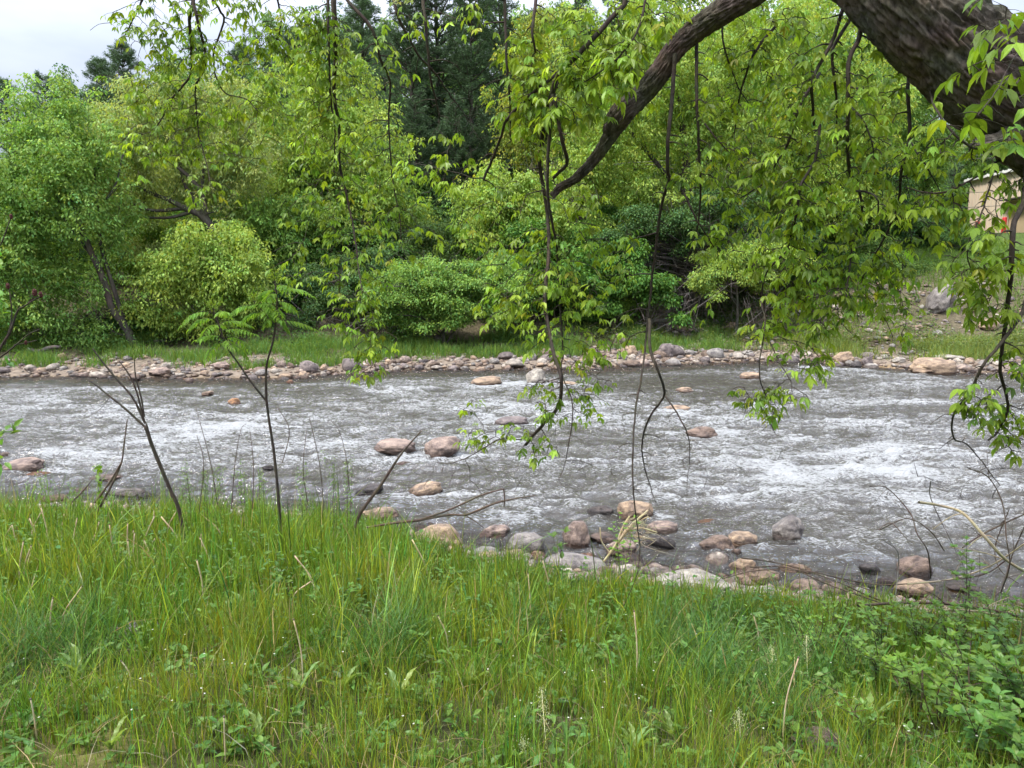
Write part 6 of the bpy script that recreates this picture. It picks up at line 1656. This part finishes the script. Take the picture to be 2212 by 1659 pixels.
# leafy shrub growth on the right
def leafy(px, py, tops, leaf, label, name='leafy_shrub', catg='shrub', col=(.125, .225, .04), Y=None, gap=.045, group='leafy shrubs on the near bank', ring=2):
    if Y is None: bs = hit(px, min(py, 1655), False)
    else: bs = gpt(px, py, Y)
    t = thing(name, label, catg, bs, group); b, l = MB(), MB()
    for tx, ty, dY in tops:
        e = at(tx, ty, bs[1] + dY); m = (bs + e) / 2 + rng.normal(0, .02, 3) + np.array([(e[0] - bs[0]) * -.12, 0, .02]); L_ = np.linalg.norm(e - bs); n = max(5, int(L_ / gap)); S = smooth_path([bs, m, e], n)
        tube(b, S - bs, np.linspace(.0035, .0012, n), 5, cap=False)
        for i, s in enumerate(S):
            if i < n * .22: continue
            a0 = i * 1.57 + rng.uniform(-.3, .3); k = ring if i < n - 1 else ring + 2
            a = a0 + np.arange(k) * 2 * PI / k; f = (1.15 - .55 * i / n)
            D = np.stack([np.cos(a), np.sin(a), np.full(k, .35 + .5 * (i > n - 3))], 1) + rng.normal(0, .15, (k, 3)); s_ = 1.0 * leaf * f * rng.uniform(.75, 1.15, k)
            cc = vary(col, k, .08, .15) * (1 + .55 * max(0, i / n - .6))
            scatter(l, LEAF_V, LEAF_F, np.tile(s - bs, (k, 1)), D, np.tile((0, 0, 1.), (k, 1)) + rng.normal(0, .3, (k, 3)), s_, s_ * .58 * 1.4, cc)
            if L_ > .3 and i % 2 and i < n - 2:      # side shoots
                d_ = unit(np.array([math.cos(a0 + .8), math.sin(a0 + .8), .7])); q = s + d_ * .09; tube(b, np.array([s, q]) - bs, .0012, 4, cap=False)
                k2 = 4; a = np.arange(k2) * 1.57 + rng.uniform(0, 1); D2 = np.stack([np.cos(a), np.sin(a), np.full(k2, .5)], 1)
                scatter(l, LEAF_V, LEAF_F, np.tile(q - bs, (k2, 1)) - D2 * .002, D2, np.tile((0, 0, 1.), (k2, 1)) + rng.normal(0, .3, (k2, 3)), leaf * .75, leaf * .6, vary(col, k2, .08, .15) * 1.2)
    b.build('stem', M_STICK, t, smooth=True); l.build('leaves', M_LEAF, t)
def fan(cx, cy, w, h, n): n = int(n * 1.35); h = h * 1.4; return [(cx + rng.uniform(-w, w), cy + rng.uniform(-h, h), rng.uniform(-.25, .25)) for _ in range(n)]
leafy(1900, 1440, fan(1890, 1310, 50, 18, 8), .05, 'leafy green shrub at the grass edge, leftmost of the right-hand growth')
leafy(1980, 1430, fan(1985, 1320, 50, 18, 9), .05, 'leafy shrub right behind the dark angular stone')
leafy(2070, 1450, fan(2060, 1330, 50, 22, 9), .052, 'leafy shrub in front of the vine tangle foot')
leafy(1830, 1460, fan(1820, 1360, 50, 20, 6), .045, 'low leafy growth where the grass meets the shrubs')
leafy(1970, 1540, fan(1960, 1410, 60, 25, 8), .055, 'yellow-tipped shrub in the middle of the right-hand growth', col=(.12, .22, .03))
leafy(2090, 1540, fan(2080, 1400, 60, 35, 9), .06, 'broad-leaved shrub with the upright grey stalks')
leafy(2190, 1480, fan(2180, 1350, 50, 35, 9), .06, 'darker shrub at the right edge below the vine tangle', col=(.095, .185, .036))
leafy(2200, 1600, fan(2180, 1440, 50, 35, 9), .065, 'darker broad-leaved shrub at the right edge, middle height', col=(.095, .19, .036))
leafy(2110, 1650, fan(2110, 1535, 45, 30, 6), .065, 'large round-leaved plant at the lower right', col=(.10, .21, .04))
leafy(2190, 1655, fan(2175, 1540, 40, 40, 7), .07, 'largest-leaved plant in the bottom right corner', col=(.11, .22, .045))
leafy(2210, 1655, fan(2200, 1600, 50, 25, 6), .07, 'large-leaved plant cut by the bottom right corner', col=(.11, .22, .045))
leafy(1740, 1440, fan(1730, 1335, 50, 14, 6), .038, 'leafy low growth before the smooth dark-ended stone', col=(.14, .25, .04))
leafy(1800, 1400, fan(1800, 1300, 50, 14, 6), .04, 'leafy low growth before the lone small brown stone', col=(.14, .25, .04))
leafy(2150, 1420, fan(2150, 1310, 50, 20, 7), .05, 'leafy shrub under the hooping dark vine')
leafy(1890, 1500, fan(1890, 1390, 45, 22, 6), .05, 'leafy shrub left of the yellow-tipped one')
leafy(2030, 1600, fan(2030, 1480, 50, 30, 6), .055, 'leafy shrub above the large round-leaved plant')
leafy(1860, 1600, fan(1850, 1530, 40, 20, 4), .035, 'small-leaved seedling clump in the lower right grass', col=(.12, .23, .04))
leafy(2085, 1330, [(2088, 1165, 0), (2075, 1200, .05), (2100, 1215, -.05)], .05, 'tall single leafy shoot standing in front of the river', name='leafy_shoot', catg='plant', Y=4.2, ring=3)
leafy(1205, 1235, [(1195, 1160, 0), (1222, 1150, 0), (1210, 1180, 0)], .085, 'seedling with three broad dark leaves before the grey boulder', name='broadleaf_seedling', catg='plant', Y=5.2, group=None, gap=.12, ring=2)
leafy(1345, 1180, [(1340, 1110, 0), (1372, 1118, 0), (1325, 1130, 0)], .05, 'leafy sprout growing from the driftwood roots', name='broadleaf_seedling', catg='plant', Y=6.6, group=None, col=(.13, .27, .03))
for i, (px, py) in enumerate(((1000, 1215), (1060, 1250), (960, 1230), (1120, 1262), (1200, 1290), (1290, 1285), (1380, 1300), (1440, 1310), (1540, 1310), (1600, 1300), (1680, 1320), (1750, 1340), (930, 1200), (680, 1240), (745, 1290))):
    leafy(px, py + 40, fan(px, py - 12, 26, 14, 4), .045, f"low broad-leaved weed at the grass edge {('under the large tan boulder', 'before the shaded tan stone', 'beside the shaded brown stone', 'left of the three-leaved seedling', 'below the long flat grey boulder', 'below the mottled stone', 'left of the biggest pale boulder', 'in front of the biggest pale boulder', 'right of the biggest pale boulder', 'before the mottled tan stone', 'before the whitish stone', 'before the smooth dark-ended stone', 'behind the shaded brown stone', 'in the tall blades of the left bank', 'below the tall blades of the left bank')[i]}", name='broadleaf_weed', catg='weed', gap=.05, col=(.10, .21, .035), group='low broad-leaved weeds along the grass edge')
for px, py, tx, ty, lab in ((2090, 1600, 2092, 1440, 'upright grey stalk between the round-leaved plants'), (1985, 1560, 1992, 1435, 'thin grey stalk left of the other upright one')):
    p = hit(px, py, False); a = at(px, py, p[1]); stick([(px, py, 4), ((px + tx) / 2 + 4, (py + ty) / 2, 4), (tx, ty, 3)], p[1], 'dry_stalk', lab, 'stalk', group='upright grey stalks')
# vine tangle and canes
VN = [(4.6, [(1985, 1085), (2030, 1092), (2079, 1108), (2125, 1157), (2174, 1210), (2235, 1245)], 6, 'thick straw-coloured cane arching over the right-hand water', M_STRAW), (4.7, [(1880, 1050), (1917, 1055), (1966, 1108), (1981, 1153), (2004, 1191), (2011, 1250)], 2.4, 'thin dark arching vine left of the straw cane', M_STICK),
      (4.4, [(2090, 1010), (2136, 1032), (2166, 1089), (2174, 1164), (2181, 1221), (2162, 1280)], 2.6, 'dark upright vine hooping through the tangle', M_STICK), (4.5, [(2225, 1105), (2160, 1135), (2117, 1157), (2079, 1183)], 3, 'straight dark cane slanting in from the right edge', M_STICK),
      (4.9, [(1600, 1205), (1664, 1213), (1740, 1232), (1815, 1259), (1860, 1280), (1909, 1300)], 3.2, 'long low vine stem sweeping from the smooth tan stones', M_STICK), (4.8, [(1620, 1225), (1700, 1226), (1788, 1262), (1850, 1284), (1930, 1312)], 3, 'second low vine stem just below the long one', M_STICK),
      (4.7, [(1560, 1250), (1640, 1232), (1760, 1236), (1880, 1275)], 2.4, 'arched low vine stem nearest the whitish stone', M_STICK),
      (4.6, [(1788, 1243), (1890, 1262), (1985, 1259), (2117, 1243), (2174, 1210)], 2.6, 'reddish cane running level across the tangle', M_STICK), (4.5, [(1960, 1262), (2060, 1250), (2140, 1222), (2220, 1170)], 3, 'rusty cane rising to the right edge', M_STRAW),
      (4.3, [(1853, 1308), (1950, 1302), (2041, 1304), (2130, 1316), (2230, 1338)], 6, 'thick brown stick lying on the bank under the tangle', M_STICK), (4.2, [(2030, 1318), (2120, 1322), (2225, 1350)], 5, 'straw stick lying beside the thick brown one', M_STRAW),
      (4.5, [(2212, 1140), (2190, 1190), (2170, 1250), (2150, 1290)], 2.4, 'thin vine nearest the right edge', M_STICK), (4.6, [(2180, 1100), (2150, 1180), (2160, 1230), (2200, 1260)], 2, 'curling vine loop near the right edge', M_STICK), (4.7, [(1960, 1165), (1925, 1130), (1900, 1145), (1960, 1120), (2010, 1148), (2040, 1190)], 2, 'looping twig above the speckled tan stone', M_STICK),
      (4.6, [(2010, 1040), (2012, 1080), (2060, 1180), (2090, 1240), (2095, 1290)], 2, 'slender grey vine crossing the straw cane', M_GREYTWIG), (4.6, [(1935, 1285), (1940, 1230), (1938, 1190), (1905, 1165)], 1.8, 'pale thin stalk beside the large brown boulder', M_GREYTWIG)]
for Y, pts, w, lab, mt in VN:
    ex = []
    for q in range(4):
        i = rng.integers(1, len(pts) - 1); a = pts[i]; d = rng.normal(0, 26, 2); ex.append([(a[0], a[1], w * .5), (a[0] + d[0] * .6, a[1] + d[1] * .5 - 5, w * .35), (a[0] + d[0] * 1.4, a[1] + d[1] * 1.2, w * .25)])
    stick([(x, y, w, .15 * math.sin(i * 1.3)) for i, (x, y) in enumerate(pts)], Y, 'vine', lab, 'vine', mat=mt, extra=ex, group='vines and canes of the tangle')
# driftwood roots caught on the stones
Y = 6.75; a = at(1320, 1208, Y); t = thing('driftwood_roots', 'straw-pale driftwood roots caught between the near boulders', 'driftwood', a); b = MB()
for pts in ([(1305, 1212, 4), (1325, 1185, 6), (1350, 1150, 8), (1375, 1125, 6), (1400, 1102, 3)], [(1330, 1182, 4), (1345, 1140, 4), (1360, 1115, 3)], [(1350, 1150, 4), (1380, 1140, 4), (1420, 1150, 2)], [(1345, 1158, 4), (1385, 1160, 3), (1412, 1168, 2)], [(1318, 1195, 3), (1300, 1170, 2.5), (1296, 1140, 2)], [(1360, 1140, 3), (1395, 1118, 2.5), (1405, 1120, 2)]):
    stem_px(b, pts, Y, a, knots=.3)
for q in range(34):
    x0, y0 = rng.uniform(1340, 1400), rng.uniform(1120, 1165); stem_px(b, [(x0, y0, 1.6), (x0 + rng.normal(12, 14), y0 + rng.normal(8, 10), 1.2), (x0 + rng.normal(25, 24), y0 + rng.normal(20, 14), .8)], Y - .1, a, 8, 4)
b.build('wood', M_STRAW, t, smooth=True)

# every label singles out one thing: what still reads alike is told apart by its order across the view
_by = {}
for o in SC.objects:
    if o.parent is None and o.get('label') and o.get('kind') not in ('stuff', 'structure'): _by.setdefault(o['label'], []).append(o)
_ORD = ['leftmost', 'second from left', 'third from left', 'fourth from left', 'fifth from left', 'sixth from left', 'seventh from left', 'eighth from left', 'ninth from left', 'tenth from left']
for lab, L_ in _by.items():
    if len(L_) > 1:
        for i, o in enumerate(sorted(L_, key=lambda q: q.location.x / max(.5, q.location.y))):
            o['label'] = f"{lab}, {_ORD[min(i, 9)]}"
